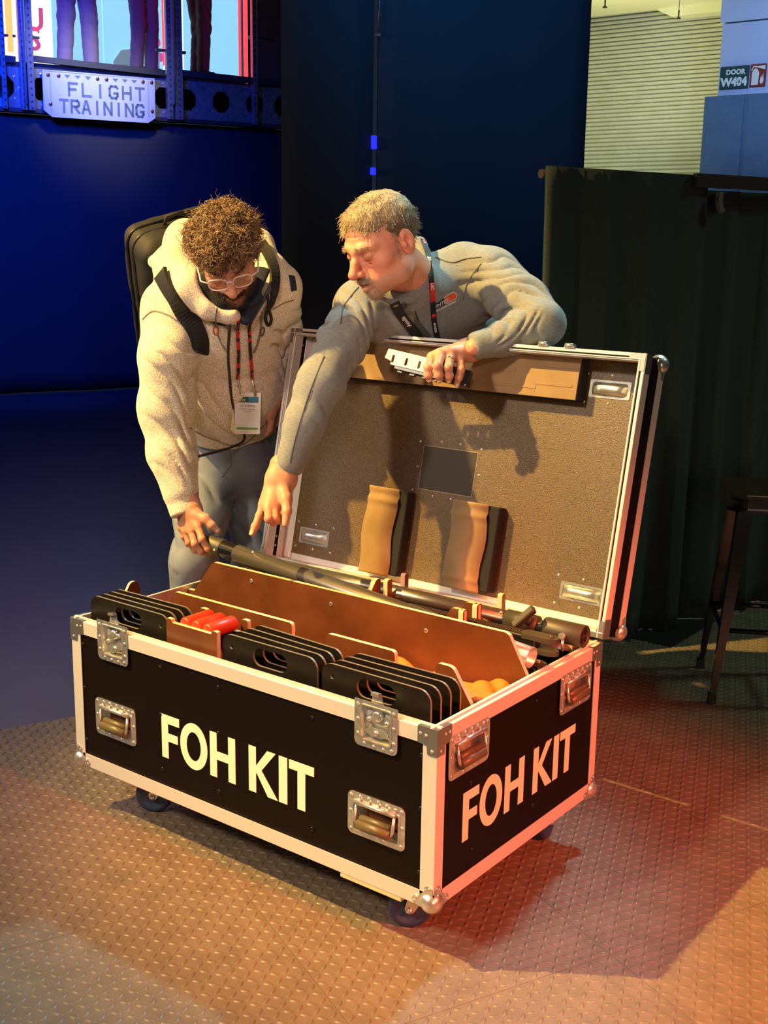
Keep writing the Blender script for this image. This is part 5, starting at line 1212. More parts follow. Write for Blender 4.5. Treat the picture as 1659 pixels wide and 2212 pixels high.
    # neck opening
    f.cone(nek+up*.02, P(508,640,3.30), .072, .060, .02, '-'); f.cone(P(498,590,3.42), P(505,560,3.2), .085, .10, .02, '-')
    # folds
    f.folds(P(361,720,3.54), P(392,1075,3.535), .085, .017, 13, 5, .9, CV, .0, .95, side=RV*.9+UV*.2+CV*.6)
    f.folds(sL, P(599,850,3.86), .085, .012, 13, 9, .8, CV, .1, 1)
    f.folds(hem, che, .20, .012, 7, 15, 1.8, CV, .0, .9, wid=1.3)
    f.lumps(.008, 14, 31)
    # drape to a hem and cuffs
    d_ = nrm(hem-bel); f.plane(P(515,968,3.85)+d_*.0, d_*1.0+UV*-.0, .01, lo=(hem-.25)*[1,1,0]+[0,0,-.1], hi=hem+[.25,.25,.10])
    f.plane(P(404,1112,3.53), ax, .006, lo=P(403,1112,3.53)-.09, hi=P(403,1112,3.53)+.09)
    fv, fq = f.mesh(); surf('fleece_hoodie', fv, fq, fleece, who, None, 'beige heathered fleece hoodie')
    T_ = bvh((fv,fq)); 
    # dark things in the neck opening: shirt collar, curly lining
    g = Field(nek-.16, nek+.19, .004); g.cone(nek-UV*.05, nek+up*.02, .078, .070, .02); g.chain([P(520,675,3.44),P(478,655,3.43),P(450,610,3.42),P(438,570,3.47)], [.022,.026,.026,.02], .02)
    gv, gq = g.mesh(); surf('dark_lining', gv, gq, lining, who, None, 'black curly hood lining')
    g = Field(P(550,620,3.5)-.12, P(550,620,3.5)+.12, .003); g.econe(P(533,655,3.42), P(560,585,3.50), (.030,.012), (.034,.012), RV+UV*.3, .01); g.econe(P(528,690,3.44), P(545,640,3.44), (.022,.015), (.034,.016), RV, .01)
    gv, gq = g.mesh(); surf('shirt_collar', gv, gq, navy, who, None, 'navy shirt collar')
    # zip and hood edge trim, snapped to the fleece
    zp_, _, _ = strap_on(T_, [(497,700),(492,762),(496,815),(500,862),(512,905),(529,940),(519,972)], .008, .004, .0015); part('zip', zp_, mat('dark_zip', (.03,.022,.02), .5), who, 'dark front zip')
    lp_, _, _ = strap_on(T_, [(586,600),(583,620),(566,650),(548,680),(538,700)], .012, .006, .004); part('zip_edge', lp_, mat('grey_zip_tape', (.08,.08,.08), .5), who)
    for k, pth in enumerate(([(467,668),(466,690),(468,705)], [(470,722),(478,742),(489,757)], [(563,672),(561,700),(560,720)], [(559,722),(553,745),(545,760)])):
        sp_, ps, ns = strap_on(T_, pth, .005, .004, .006, 5); part('drawstring', sp_, mat('speckled_cord', (.35,.32,.27), .8, noise=(400,(.05,.05,.05),2)), who)
    for (u, v, col_) in ((466,712,(.45,.10,.04)),(563,715,(.10,.06,.04))):
        p, n = snap(T_, u, v, .008); mb = MB(); e1 = nrm(np.cross(n, UV)); e2 = np.cross(n, e1)
        mb.tube([p + e1*.007*math.cos(w)+e2*.013*math.sin(w) for w in np.linspace(0, 6.283, 17)], .0024, 6, False); part('cord_loop', mb, mat('cord_loop_%d' % u, col_, .4), who)
    for pth in ([(308,690),(330,672),(362,680),(384,692),(400,672)], [(590,668),(612,655),(634,648)], [(410,925),(450,945),(500,962),(520,962),(545,945),(578,908)]):
        sp_, _, _ = strap_on(T_, pth, .0035, .003, .0010, 12); part('seam', sp_, mat('fleece_seam', (.26,.21,.14), .9), who)
    pt_, _, _ = strap_on(T_, [(629,596),(632,612),(634,628)], .022, .002, .003, 4); part('sleeve_patch', pt_, navy, who, 'small dark patch on the sleeve')
    # jeans
    lo = np.minimum.reduce([aR,aL,hR,hL,kR,kL])-.17; hi = np.maximum.reduce([aR,aL,hR,hL,kR,kL,bel])+.17
    f = Field(lo, hi, .0055); f.econe(pel+(bel-pel)*.4, pel, (.150,.118), (.170,.125), side, .03); f.econe(pel, pel-np.array([0,0,.05]), (.170,.125), (.150,.110), side, .03)
    for h_, k_, a_ in ((hR,kR,aR),(hL,kL,aL)): f.chain([h_, h_+(k_-h_)*.5, k_, k_+(a_-k_)*.4, a_+[0,0,-.02]], [.095,.086,.072,.066,.062], .03); f.folds(h_, k_, .095, .010, 9, 41, .8, CV, 0, 1); f.folds(k_, a_, .07, .010, 11, 43, .6, CV, 0, 1)
    f.lumps(.006, 12, 33); f.plane([0,0,.045], [0,0,-1], .004)
    jv, jq = f.mesh(); surf('jeans', jv, jq, denim, who, None, 'washed blue-grey jeans'); TJ = bvh((jv,jq))
    for pth in ([(497,975),(500,1000),(494,1012),(478,1030)], [(488,1030),(500,1060),(514,1100),(524,1150)], [(374,1125),(376,1170),(382,1240)]):
        sp_, _, _ = strap_on(TJ, pth, .003, .002, .0006, 6); part('jeans_seam', sp_, mat('denim_seam', (.16,.17,.19), .8), who)
    for a_ in (aR, aL):
        fd = nrm([.62,-.78,0]); g = Field(a_-.20, a_+.32, .006); c0 = a_*[1,1,0]+[0,0,.045]; g.chain([c0-fd*.05, c0+fd*.08, c0+fd*.19+[0,0,-.008]], [.042,.044,.032], .02); g.cone(c0, a_+[0,0,.02], .045, .045, .03); g.plane([0,0,.002], [0,0,-1], .004)
        sv, sq = g.mesh(); surf('shoe', sv, sq, shoe, who)
    # spectacles (clear frame)
    gl = thing('eyeglasses', 'clear-framed eyeglasses on the face of the bearded man', 'glasses', tuple(hc+fw*.1)); clr = mat('clear_acetate', (.75,.72,.66), .12, spec=.8); clr2 = mat('lens_glass', (1,1,1), .02, trans=1)
    L2W = lambda p: hc + R@np.array(p, float); mb = MB()
    for sx in (-1, 1):
        ring = [L2W((sx*(.034)+.026*math.copysign(abs(math.cos(t))**.7, math.cos(t)), .106-.010*abs((sx*.034+.026*math.cos(t))/.06)**2, -.004+.019*math.copysign(abs(math.sin(t))**.7, math.sin(t)))) for t in np.linspace(0, 2*math.pi, 29)]
        m2 = MB(); m2.tube(ring, .0019, 6, False); part('rim', m2, clr, gl)
        m2 = MB(); k = len(ring)-1; m2.add(ring[:-1], [tuple(range(k))]); part('lens', m2, clr2, gl)
        m2 = MB(); m2.tube([L2W((sx*.060,.098,.004)), L2W((sx*.079,.085,.005)), L2W((sx*.086,.02,.006)), L2W((sx*.086,-.02,.004))], .0022, 6); part('temple', m2, clr, gl)
    m2 = MB(); m2.tube([L2W((-.009,.106,.002)), L2W((0,.110,.005)), L2W((.009,.106,.002))], .0024, 6); part('bridge', m2, clr, gl)
    # backpack
    sp = nrm(nek-pel); bkn = dirv(-.55,.30,-.78); bkn = nrm(bkn-sp*(bkn@sp)); sdx = np.cross(sp, bkn)
    bc = P(392,625,3.93); bp_ = thing('backpack', 'black nylon backpack worn by the man in the fleece', 'backpack', tuple(bc)); RB = np.stack([sdx, bkn, sp], 1)
    f = Field(bc-.42, bc+.42, .005); f.rbox(bc, (.155,.10,.25), RB, .05, .02); f.rbox(bc+bkn*.09-sp*.04, (.125,.05,.17), RB, .03, .015); f.lumps(.014, 9, 51); f.lumps(.006, 26, 52)
    pv, pq = f.mesh(); surf('pack_body', pv, pq, nylon, bp_); TB = bvh((pv,pq))
    for off in (.035, -.005):
        c0 = bc+bkn*off; ring = [c0+sdx*a+sp*b for a, b in rr(-.158,-.253,.158,.253,.055,5)]; mb = MB(); mb.tube(ring+[ring[0]], .0045, 6, False); part('pack_piping', mb, mat('pack_zip', (.03,.03,.035), .35), bp_)
    mb = MB(); c0 = bc+sp*.252+bkn*.0; mb.tube([c0-sdx*.04, c0-sdx*.03+sp*.03, c0+sdx*.03+sp*.03, c0+sdx*.04], .006, 8); part('grab_handle', mb, nylon, bp_)
    sp1, _, _ = strap_on(T_, [(352,590),(366,622),(388,655),(410,690),(424,720),(432,750),(430,765)], .056, .010, .010, 5, 14); part('shoulder_strap', sp1, nylon, bp_)
    sp2, _, _ = strap_on(T_, [(566,528),(583,556),(592,590),(588,630),(580,662)], .032, .010, .008, 5, 8); part('shoulder_strap', sp2, nylon, bp_)
    sp3, _, _ = strap_on(T_, [(572,640),(574,668),(580,690),(573,702),(567,688),(570,668)], .010, .004, .012, 5); part('strap_tail', sp3, nylon, bp_)
    # lanyard and badge
    bg = thing('badge_lanyard', 'black and red lanyard with a white name badge on the fleece man', 'badge', tuple(P(530,890,3.7)))
    la = mat('black_red_lanyard', (.02,.012,.012), .6, noise=(55,(.55,.02,.02),0,(1,1,1),.52,.54))
    for pth in ([(511,688),(510,720),(512,760),(511,812)], [(533,672),(535,715),(537,760),(541,812)]):
        sp_, ps, ns = strap_on(T_, pth, .010, .002, .012, 5); part('strap', sp_, la, bg)
    p0, n0 = snap(T_, 528, 884, .022); nb = nrm(n0*.3+CV*.7-UV*.05); xb = nrm(np.cross(UV, nb)+nb*.0); xb = nrm(RV - nb*(RV@nb)); yb = np.cross(nb, xb)
    w_, h_ = .080, .130; an = math.radians(-3); xb, yb = xb*math.cos(an)+yb*math.sin(an), -xb*math.sin(an)+yb*math.cos(an)
    F_ = frame(p0, xb, yb, nb); mb = MB(); mb.prism(rr(-w_/2,-h_/2,w_/2,h_/2,.004,3), -.001, .001); mb.v = [tuple(F_@Vector(v)) for v in mb.v]; part('badge_card', mb, mat('white_card', (.78,.76,.72), .45), bg)
    mb = MB(); mb.prism([(-w_/2,-h_/2),(-w_/2-.004,h_/2-.02),(-w_/2-.010,-h_/2+.012)], -.012, -.002); mb.v = [tuple(F_@Vector(v)) for v in mb.v]; part('folded_side', mb, mat('pale_yellow_card', (.80,.72,.25), .5), bg)
    def lab(nm, x0_, y0_, x1_, y1_, m_):
        mb = MB(); mb.box((x0_,y0_,.001),(x1_,y1_,.0014)); mb.v = [tuple(F_@Vector(v)) for v in mb.v]; part(nm, mb, m_, bg)
    lab('header_band', -.032,.034,.002,.052, mat('dark_green_band', (.02,.07,.06), .5)); lab('header_band', .002,.034,.033,.052, mat('blue_band', (.03,.20,.35), .5)); lab('footer_band', -.033,-.051,.033,-.044, mat('green_band', (.14,.38,.04), .5))
    for t_, y_, s_, m_, x_ in (('LDI', .038, .011, mat('lime_print', (.6,.8,.1), .5), -.016), ('LEE BARRON', .0215, .0078, mat('grey_print', (.05,.05,.05), .5), 0), ('LIGHTING PROGRAMMER', .0125, .0042, MATS['grey_print'], 0), ('PRODUCER', .005, .0045, MATS['grey_print'], 0)):
        part('print', textmb(t_, s_, F_ @ Matrix.Translation((x_, y_, .0016)), .0001, 0, 1, 'CENTER'), m_, bg)
    for (a, b_) in (((511,812),-.022), ((541,812),.022)):
        p, _ = snap(T_, *a, .014); q = p0+xb*b_+yb*(h_/2-.006)+nb*.002; mb = MB(); mb.tube([p, (p+q)/2+nb*.002, q], .0028, 8); mb.lathe([(.006,0),(.006,.003),(0,.003)], (p*.6+q*.4), nb, 10); part('clip', mb, M['steel'], bg)
        mb = MB(); mb.v = []; mb.box((b_-.0045,h_/2-.012,.0012),(b_+.0045,h_/2+.008,.003)); mb.v = [tuple(F_@Vector(v)) for v in mb.v]; part('clip_tab', mb, mat('ochre_tab', (.35,.22,.06), .5), bg)
man_fleece()

# =================================================================== man in the grey pullover
def man_grey():
    base = P(1060, 1400, 4.3); base[2] = 0
    who = thing('person', 'man in grey zip pullover leaning over the raised lid and pointing down', 'person', tuple(base))
    nek = P(893,600,3.44); che = P(925,665,3.62); bel = P(985,800,3.93); pel = P(1040,960,4.10)
    sR = P(783,664,3.50); sL = P(1060,602,3.54); eR = P(693,826,3.27); wR = P(624,1010,3.265)
    eL = P(1168,700,3.31); wL = P(1024,750,3.27)
    side = nrm(sL-sR)
    hR = P(1000,985,4.08); hL = P(1085,985,4.16); kR, kL = hR+[.02,-.02,-.42], hL+[.02,-.02,-.42]; aR, aL = kR+[-.03,.06,-.40], kL+[-.03,.06,-.40]; aR[2] = aL[2] = .10
    hc = P(824,527,3.28); fw = dirv(-.70,-.52,.50); up = dirv(-.30,.80,.42); R = head_axes(up, fw)
    nl = R.T@(nek-hc)/1.09; R = R*1.09
    hf = head_field(1.02, 1.10, .0040, neck=nl*min(1, .20/np.linalg.norm(nl)), fat=.006); hv, hq = hf.mesh(); hn = hf.normals(hv); headw = hv@R.T+hc
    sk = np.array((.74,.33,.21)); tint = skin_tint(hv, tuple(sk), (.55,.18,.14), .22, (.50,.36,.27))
    lo = np.minimum.reduce([aR,aL,pel,sR,sL,nek,eR,wR,hc])-.2; hi = np.maximum.reduce([aR,aL,pel,sR,sL,nek,eL,hc])+.15
    b = Field(lo, hi, .008); b.econe(pel, che, (.12,.08), (.13,.09), side, .03); b.cone(che, nek, .08, .05); b.cone(nek, hc-up*.08, .05, .05)
    for s_, e_, w_ in ((sR,eR,wR),(sL,eL,wL)): b.cone(che, s_, .05, .05, .04); b.cone(s_, e_, .045, .038); b.cone(e_, w_, .038, .026)
    for h_, k_, a_ in ((hR,kR,aR),(hL,kL,aL)): b.cone(h_, k_, .07, .05); b.cone(k_, a_, .045, .035); b.cone(a_, a_+np.array([.04,-.10,-.05]), .035, .03)
    bv, bq = b.mesh()
    # pointing right hand
    kn = [P(569,1090,3.240),P(580,1097,3.222),P(593,1098,3.225),P(604,1094,3.240)]
    fg = [[P(560,1115,3.228),P(551,1137,3.215),P(544.5,1152,3.205)],[P(580,1121,3.185),P(592,1128,3.215),P(596,1117,3.240)],[P(594,1121,3.195),P(604,1124,3.225),P(606,1112,3.248)],[P(606,1112,3.222),P(612,1114,3.245),P(611,1104,3.262)]]
    tm = [P(618,1078,3.215),P(620,1105,3.195),P(616.5,1131,3.185)]
    h1 = hand_field(P(607,1036,3.262), kn, fg, tm, rw=.031, forearm=P(615,1005,3.268), rf=.0102); v1, q1 = h1.mesh()
    # left hand over the lid edge
    k2 = [P(934,772,3.255),P(953,764,3.245),P(974,762,3.252),P(993,768,3.268)]
    f2 = [[P(925,794,3.225),P(925,810,3.230),P(927,819,3.240)],[P(945,790,3.212),P(948,810,3.220),P(949,820,3.232)],[P(968,794,3.218),P(970,812,3.228),P(969,821,3.238)],[P(996,798,3.238),P(991,816,3.244),P(987,829,3.252)]]
    t2 = [P(962,776,3.305),P(945,790,3.305),P(940,803,3.290)]
    h2 = hand_field(P(1010,757,3.305), k2, f2, t2, rw=.030, forearm=P(1040,746,3.325), rf=.0115, rp=.0165); v2, q2 = h2.mesh()
    V, Q = join([(headw,hq),(v1,q1),(v2,q2),(bv,bq)])
    hn1 = vnoise(v1[:,0]*80, v1[:,1]*80, v1[:,2]*80, 8)[:,None]; hn2 = vnoise(v2[:,0]*80, v2[:,1]*80, v2[:,2]*80, 9)[:,None]
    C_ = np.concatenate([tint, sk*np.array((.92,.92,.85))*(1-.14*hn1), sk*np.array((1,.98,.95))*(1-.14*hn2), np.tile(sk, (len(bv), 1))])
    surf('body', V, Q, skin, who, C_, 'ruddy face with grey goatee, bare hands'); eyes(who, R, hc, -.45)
    nails(who, [(f2[i][2]+CV*.009-UV*.002, -UV, CV) for i in range(4)] + [(tm[-1]+CV*.010, -UV, nrm(CV+RV*.2)), (fg[0][2]+CV*.008+UV*.002-RV*.002, nrm(fg[0][2]-fg[0][1]), nrm(CV-RV*.5))])
    mb = MB(); rc_, rd = (k2[2]+f2[2][0])/2, nrm(f2[2][0]-k2[2]); mb.lathe([(.0118,-.003),(.0135,-.003),(.0137,0),(.0135,.003),(.0118,.003)], rc_, rd, 20); part('finger_ring', mb, mat('gold_silver_ring', (.80,.74,.6), .2, 1), who, 'metal ring on one finger')
    # hair
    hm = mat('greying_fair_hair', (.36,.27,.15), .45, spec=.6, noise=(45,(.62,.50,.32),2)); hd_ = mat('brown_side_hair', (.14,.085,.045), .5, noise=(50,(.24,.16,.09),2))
    g = Field((-.105,-.135,-.09), (.105,.12,.15), .0026); g.ell((0,-.018,.042), (.081,.099,.085), k=.01); g.ell((0,.042,.083), (.050,.024,.018), k=.03)
    sl, gx, gy, gz = g.crop(g.lo, g.lo+g.h*g.n); g.d[sl] += (.005*(vnoise(gx*70+3, gy*40, gz*70, 12)-.5)).astype(np.float32)
    lim = np.where(gy > .035, .066+.012*np.cos(gx*60), np.where(gy > -.002, .060-(.035-gy)*1.7, np.where(gy > -.035, -.004+.0*gy, -.055))); lim = lim + 0*gx
    g.d[sl] = np.maximum(g.d[sl], (lim-gz).astype(np.float32)+0*g.d[sl])
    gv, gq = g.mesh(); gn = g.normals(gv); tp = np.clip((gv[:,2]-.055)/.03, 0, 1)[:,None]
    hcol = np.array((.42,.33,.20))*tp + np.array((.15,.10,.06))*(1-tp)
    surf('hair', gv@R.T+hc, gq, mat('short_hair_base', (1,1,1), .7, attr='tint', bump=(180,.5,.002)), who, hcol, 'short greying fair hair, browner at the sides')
    rs = np.random.RandomState(7); ok = np.nonzero((gv[:,2] > .052))[0]; pk = rs.choice(ok, 3200)
    D_ = gn[pk]*.35+np.array([-.15,.85,.10])+rs.randn(3200,3)*.22
    sv, sq = strands(gv[pk]-gn[pk]*.002, D_, rs.uniform(.008,.019,3200), 6, .0007, .0012, .5, (0,0,-.5), 8, .25); surf('top_hair', sv@R.T+hc, sq, hm, who, None, None, True)
    ok = np.nonzero((gv[:,2] <= .06) & (gv[:,2] > -.06))[0]; pk = rs.choice(ok, 2200); D_ = gn[pk]*.4+np.array([0,-.35,-.7])+rs.randn(2200,3)*.25
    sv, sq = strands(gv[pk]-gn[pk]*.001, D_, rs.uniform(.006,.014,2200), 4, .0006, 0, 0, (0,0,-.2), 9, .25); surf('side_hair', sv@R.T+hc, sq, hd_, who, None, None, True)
    x, y, z = hv.T; gb = mat('grey_goatee_hair', (.46,.38,.27), .5)
    def brush(mask, n, ln, d, seed, rad=.0005, nm='goatee', m_=gb):
        i = rs.choice(np.nonzero(mask)[0], n); sv, sq = strands(hv[i]-hn[i]*.001, hn[i]*.45+np.array(d), rs.uniform(*ln, n), 4, rad, 0, 0, (0,0,0), seed, .4); surf(nm, sv@R.T+hc, sq, m_, who, None, None, True)
    lips = (np.abs(x) < .024) & (z > -.084) & (z < -.057) & (y > .084)
    brush((z < -.078) & (z > -.118) & (np.abs(x) < .032) & (y > .055) & ~lips, 900, (.003,.007), (0,.1,-.5), 31); brush((np.abs(z+.0525) < .0055) & (np.abs(x) < .029) & (y > .078), 700, (.004,.008), (0,.1,-.7), 32, .0006, 'moustache')
    brush((np.abs(np.abs(x)-.031) < .016) & (np.abs(z-.024) < .0036) & (y > .06), 420, (.003,.006), (0,.2,.1), 33, .0005, 'eyebrows'); brush((np.abs(x) > .058) & (y > .006) & (y < .022) & (z > -.030) & (z < .04), 300, (.004,.009), (0,0,-.7), 34, .0005, 'sideburns')
    # pullover
    lo = np.minimum.reduce([eR,wR,pel,bel,nek,eL,wL,sL])-np.array([.17,.17,.14]); hi = np.maximum.reduce([eR,wR,pel,nek,eL,sL,sR])+np.array([.17,.20,.17])
    f = Field(lo, hi, .0040); hem = pel+(bel-pel)*.1
    f.econe(hem, bel, (.170,.130), (.180,.130), side, .05); f.econe(bel, che, (.180,.130), (.185,.115), side, .05); f.econe(che, nek+[0,0,-.02], (.165,.105), (.080,.075), side, .05)
    f.cone(P(960,610,3.62), P(1000,585,3.60), .095, .085, .05); f.cone(che+(sR-che)*.3, sR, .115, .080, .09); f.cone(che+(sL-che)*.4, sL, .105, .085, .06)
    f.chain([sR, P(738,740,3.38), eR, P(656,915,3.255), P(628,1000,3.262)], [.074,.066,.060,.049,.0425], .04)
    f.chain([sL, P(1125,655,3.40), eL], [.085,.074,.066], .03); f.chain([eL, P(1100,728,3.30), P(1034,745,3.28)], [.062,.048,.040], .03)
    # neck opening, then the stand-up collar around it
    f.cone(nek+(hc-nek)*.08, P(850,565,3.30), .058, .075, .012, '-')
    f.chain([P(905,530,3.56),P(922,565,3.50),P(918,612,3.43),P(886,645,3.38),P(852,655,3.335),P(822,643,3.34)], [.024,.024,.019,.011,.009,.008], .016)
    f.chain([P(905,530,3.56),P(870,520,3.60),P(835,560,3.58)], [.022,.02,.02], .014)
    hn_ = hc-np.array(R@np.array([0,.026,.045])); f.cone(hn_*.35+nek*.65, hc, .054, .052, .006, '-')
    f.folds(sR, P(630,990,3.26), .075, .0115, 18, 61, 1.1, CV, .0, .92); f.folds(sL, eL, .085, .0085, 17, 63, 1.4, CV, .0, 1); f.folds(eL, P(1040,745,3.28), .06, .0065, 21, 65, 1.2, CV, 0, .9)
    f.folds(bel, che, .19, .009, 10, 67, 1.5, CV, 0, 1, wid=1.2); f.lumps(.007, 15, 35)
    ax = nrm(P(622,1017,3.265)-P(640,965,3.245)); f.plane(P(622.5,1018,3.265), ax, .003, lo=P(623,1018,3.265)-.08, hi=P(623,1018,3.265)+.08)
    ax = nrm(P(1020,748,3.265)-P(1060,738,3.285)); f.plane(P(1022,750,3.265), ax, .003, lo=P(1015,750,3.265)-.07, hi=P(1015,750,3.265)+.07)
    d_ = nrm(pel-bel); f.plane(pel+d_*.03, d_, .01, lo=pel-.3, hi=pel+[.3,.3,.12])
    fv, fq = f.mesh(); surf('grey_pullover', fv, fq, jersey, who, None, 'grey heathered quarter-zip pullover'); T_ = bvh((fv,fq))
    g = Field(nek-.15, nek+.17, .004); g.cone(nek-[0,0,.02]-CV*.02, nek+(hc-nek)*.10-CV*.008, .066, .060, .02); gv, gq = g.mesh(); surf('black_undershirt', gv, gq, mat('black_jersey', (.010,.011,.013), .85), who)
    for pth, w_, m_ in (([(897,672),(903,690),(915,715),(928,736)], .0040, 'dark_zip'), ([(775,620),(758,640),(742,665),(736,700)], .0022, 's'), ([(1040,556),(1005,560),(975,568),(940,556)], .0022, 's'), ([(700,770),(668,850),(640,940),(626,1000)], .0022, 's'), ([(1040,570),(1010,610),(1000,650)], .0018, 's')):
        sp_, _, _ = strap_on(T_, pth, w_, .003, .0012, 12); part('seam' if m_ == 's' else 'zip', sp_, MATS.get(m_) or mat('jersey_seam', (.10,.105,.10), .85), who)
    # chest badge lettering on the pullover
    pL, n0 = snap(T_, 938, 668, .002); pR, n1 = snap(T_, 987, 642, .002); xb = nrm(pR-pL); nb = nrm(n0+n1); nb = nrm(nb-xb*(nb@xb)); yb = np.cross(nb, xb)
    def onj(mb, F_):                           # wrap flat print onto the cloth
        out = []
        for v in mb.v:
            w = F_@Vector(v); p, n, i, t = T_.find_nearest(w); out.append(tuple(p+n*(.0012+.4*max(0,v[2]))))
        mb.v = out; return mb
    F_ = frame(pL, xb, yb, nb); Lw = np.linalg.norm(pR-pL)
    orange_ = mat('orange_print', (.75,.12,.03), .5); wp = mat('white_print', (.8,.8,.78), .5); dkp = mat('dark_print', (.02,.02,.03), .5)
    def grid_rect(x0_, y0_, x1_, y1_, z0=.0, n=10, rnd=0):
        mb = MB(); vs = []; fs = []
        for i in range(n+1):
            for j in range(4):
                x_ = x0_+(x1_-x0_)*i/n; ymid = (y0_+y1_)/2; hh2 = (y1_-y0_)/2
                k = 1 if not rnd else math.sqrt(max(.0, 1-max(0, (x_-(x1_-hh2))/hh2)**2))
                vs.append((x_, ymid+hh2*k*(-1+2*j/3), z0))
        for i in range(n):
            for j in range(3): fs.append((i*4+j, (i+1)*4+j, (i+1)*4+j+1, i*4+j+1))
        return mb.add(vs, fs, True)
    part('printed_patch', onj(grid_rect(-.004,-.001,Lw*.50,.019), F_), dkp, who); part('printed_patch', onj(grid_rect(Lw*.48,-.003,Lw+.004,.021,rnd=1), F_), wp, who); part('printed_patch', onj(grid_rect(Lw*.49,-.001,Lw+.002,.019,.001,rnd=1), F_), orange_, who)
    def wraptext(t_, s_, x_, y_, m_, z_=.002):
        mb = textmb(t_, s_, Matrix.Translation((x_, y_, z_)), .0001, .0003); part('printed_lettering', onj(mb, F_), m_, who)
    wraptext('VENTEX', .0165, -.008, .0030, wp, .004); wraptext('innovative textile solutions', .0078, -.014, -.0105, wp)
    # lanyard
    ly = thing('event_lanyard', 'black sponsor lanyard with red patches on the grey pullover', 'lanyard', tuple(P(930,640,3.4)))
    bk = mat('black_lanyard_band', (.012,.014,.014), .6); rd_ = mat('red_print', (.62,.03,.03), .5)
    sp_, ps, ns = strap_on(T_, [(912,518),(924,550),(929,585),(931,620),(934,660),(938,700),(946,735)], .0165, .002, .004, 8, 2); part('band', sp_, bk, ly); PS_, NS_ = ps, ns
    sp2_, ps2, ns2 = strap_on(T_, [(852,655),(868,680),(890,708),(912,738)], .030, .002, .008, 8, 8); part('band', sp2_, bk, ly)
    sp2b, _, _ = strap_on(T_, [(868,655),(886,678),(905,700),(925,725)], .016, .002, .007, 8, 8); part('band', sp2b, mat('clear_badge_sleeve', (.10,.10,.09), .15, spec=.8), ly)
    def along(ps, ns, f0, txt, size, m_, flip=1, off=0):
        L_ = len(ps)-1; i = int(f0*L_); p = ps[i]; t = nrm(ps[min(i+3,L_)]-ps[max(i-3,0)])*flip; n = nrm(ns[i]); yb_ = np.cross(n, t)
        if txt is None: return p, t, n
        part('printed_lettering', textmb(txt, size, frame(p+n*.0022-yb_*(size*.36), t, yb_, n), .0002, .0004), m_, ly)
    along(PS_, NS_, .00, 'VVA', .014, rd_); along(PS_, NS_, .22, 'ROBE', .0165, wp)
    k0 = int(.46*(len(PS_)-1)); k1 = int(.66*(len(PS_)-1)); seg = [p+n*.0016 for p, n in zip(PS_[k0:k1], NS_[k0:k1])]
    part('red_patch', ribbon(seg, .0165, .001, np.cross(NS_[k0:k1], np.gradient(PS_, axis=0)[k0:k1])), rd_, ly); along(PS_+NS_*.001, NS_, .47, 'LSC', .0125, wp)
    p, t, n = along(PS_, NS_, .76, None, 0, None); mb = MB(); mb.lathe([(.007,.0),(.007,.0022),(.0,.0022)], p+n*.001, n, 16); part('red_roundel', mb, rd_, ly)
    along(PS_, NS_, .82, 'ARTISTIC', .0085, wp); along(ps2, ns2, .62, 'Anolis', .017, wp, -1); along(ps2, ns2, .05, 'VVA', .013, rd_)
    # trousers and shoes, behind the lid
    lo = np.minimum.reduce([aR,aL,hR,hL])-.16; hi = np.maximum.reduce([aR,aL,hR,hL,pel])+.16
    f = Field(lo, hi, .009); f.econe(pel+(bel-pel)*.3, pel-[0,0,.04], (.150,.12), (.165,.125), side, .03)
    for h_, k_, a_ in ((hR,kR,aR),(hL,kL,aL)): f.chain([h_, k_, a_], [.095,.075,.065], .03)
    f.plane([0,0,.05], [0,0,-1], .004); jv, jq = f.mesh(); surf('trousers', jv, jq, denimd, who)
    for a_ in (aR, aL):
        fd = nrm([-.1,-1,0]); g = Field(a_-.30, a_+.20, .007); c0 = a_*[1,1,0]+[0,0,.045]; g.chain([c0-fd*.05, c0+fd*.08, c0+fd*.17+[0,0,-.008]], [.042,.044,.032], .02); g.cone(c0, a_, .045, .045, .03); g.plane([0,0,.002], [0,0,-1], .004)
        sv, sq = g.mesh(); surf('shoe', sv, sq, shoe, who)
    # steel bracket with black housing, held in the left hand
    br = thing('slotted_bracket', 'slotted steel bracket with black housing held over the lid', 'bracket', tuple(P(930,790,3.13)))
    pa, pb = P(832,770,3.36), P(1020,815,3.26); xb = nrm(pb-pa); nb = nrm(CV-xb*(CV@xb)); yb = np.cross(nb, xb); Lb = np.linalg.norm(pb-pa); sc = Lb
    hs1 = [rr(sc*a-.004, -.012, sc*a+.004, .010, .003, 2) for a in (.095, .25, .40)]
    hs1 = [[(x_, y_) for x_, y_ in h] for h in hs1]
    mb = MB(); mb.prism([(0,-.004),(.022,-.004),(.022,-.018),(.13,-.020),(.20,-.020),(.20,.022),(.10,.024),(.004,.024)], -.001, .001, pa, xb, yb, nb, hs1); part('slotted_plate', mb, mat('scuffed_galvanised_plate', (.42,.41,.37), .5, .6, noise=(120,(.58,.56,.50),4)), br)
    mb = MB(); mb.box((.04,-.030,-.018),(sc*.98,-.019,.012), .002); mb.box((sc*.52,-.026,-.018),(sc*.98,.016,.014), .004)
    for k in range(4): mb.box((.05+k*.038,-.036,-.010),(.066+k*.038,-.030,.006), .001)
    mb.v = [tuple(frame(pa, xb, yb, nb)@Vector(v)) for v in mb.v]; part('black_housing', mb, M['black'], br)
    mb = MB(); mb.box((sc*.86,-.010,.014),(sc*.93,.006,.016), .001); mb.v = [tuple(frame(pa, xb, yb, nb)@Vector(v)) for v in mb.v]; part('steel_insert', mb, M['steel'], br)
man_grey()

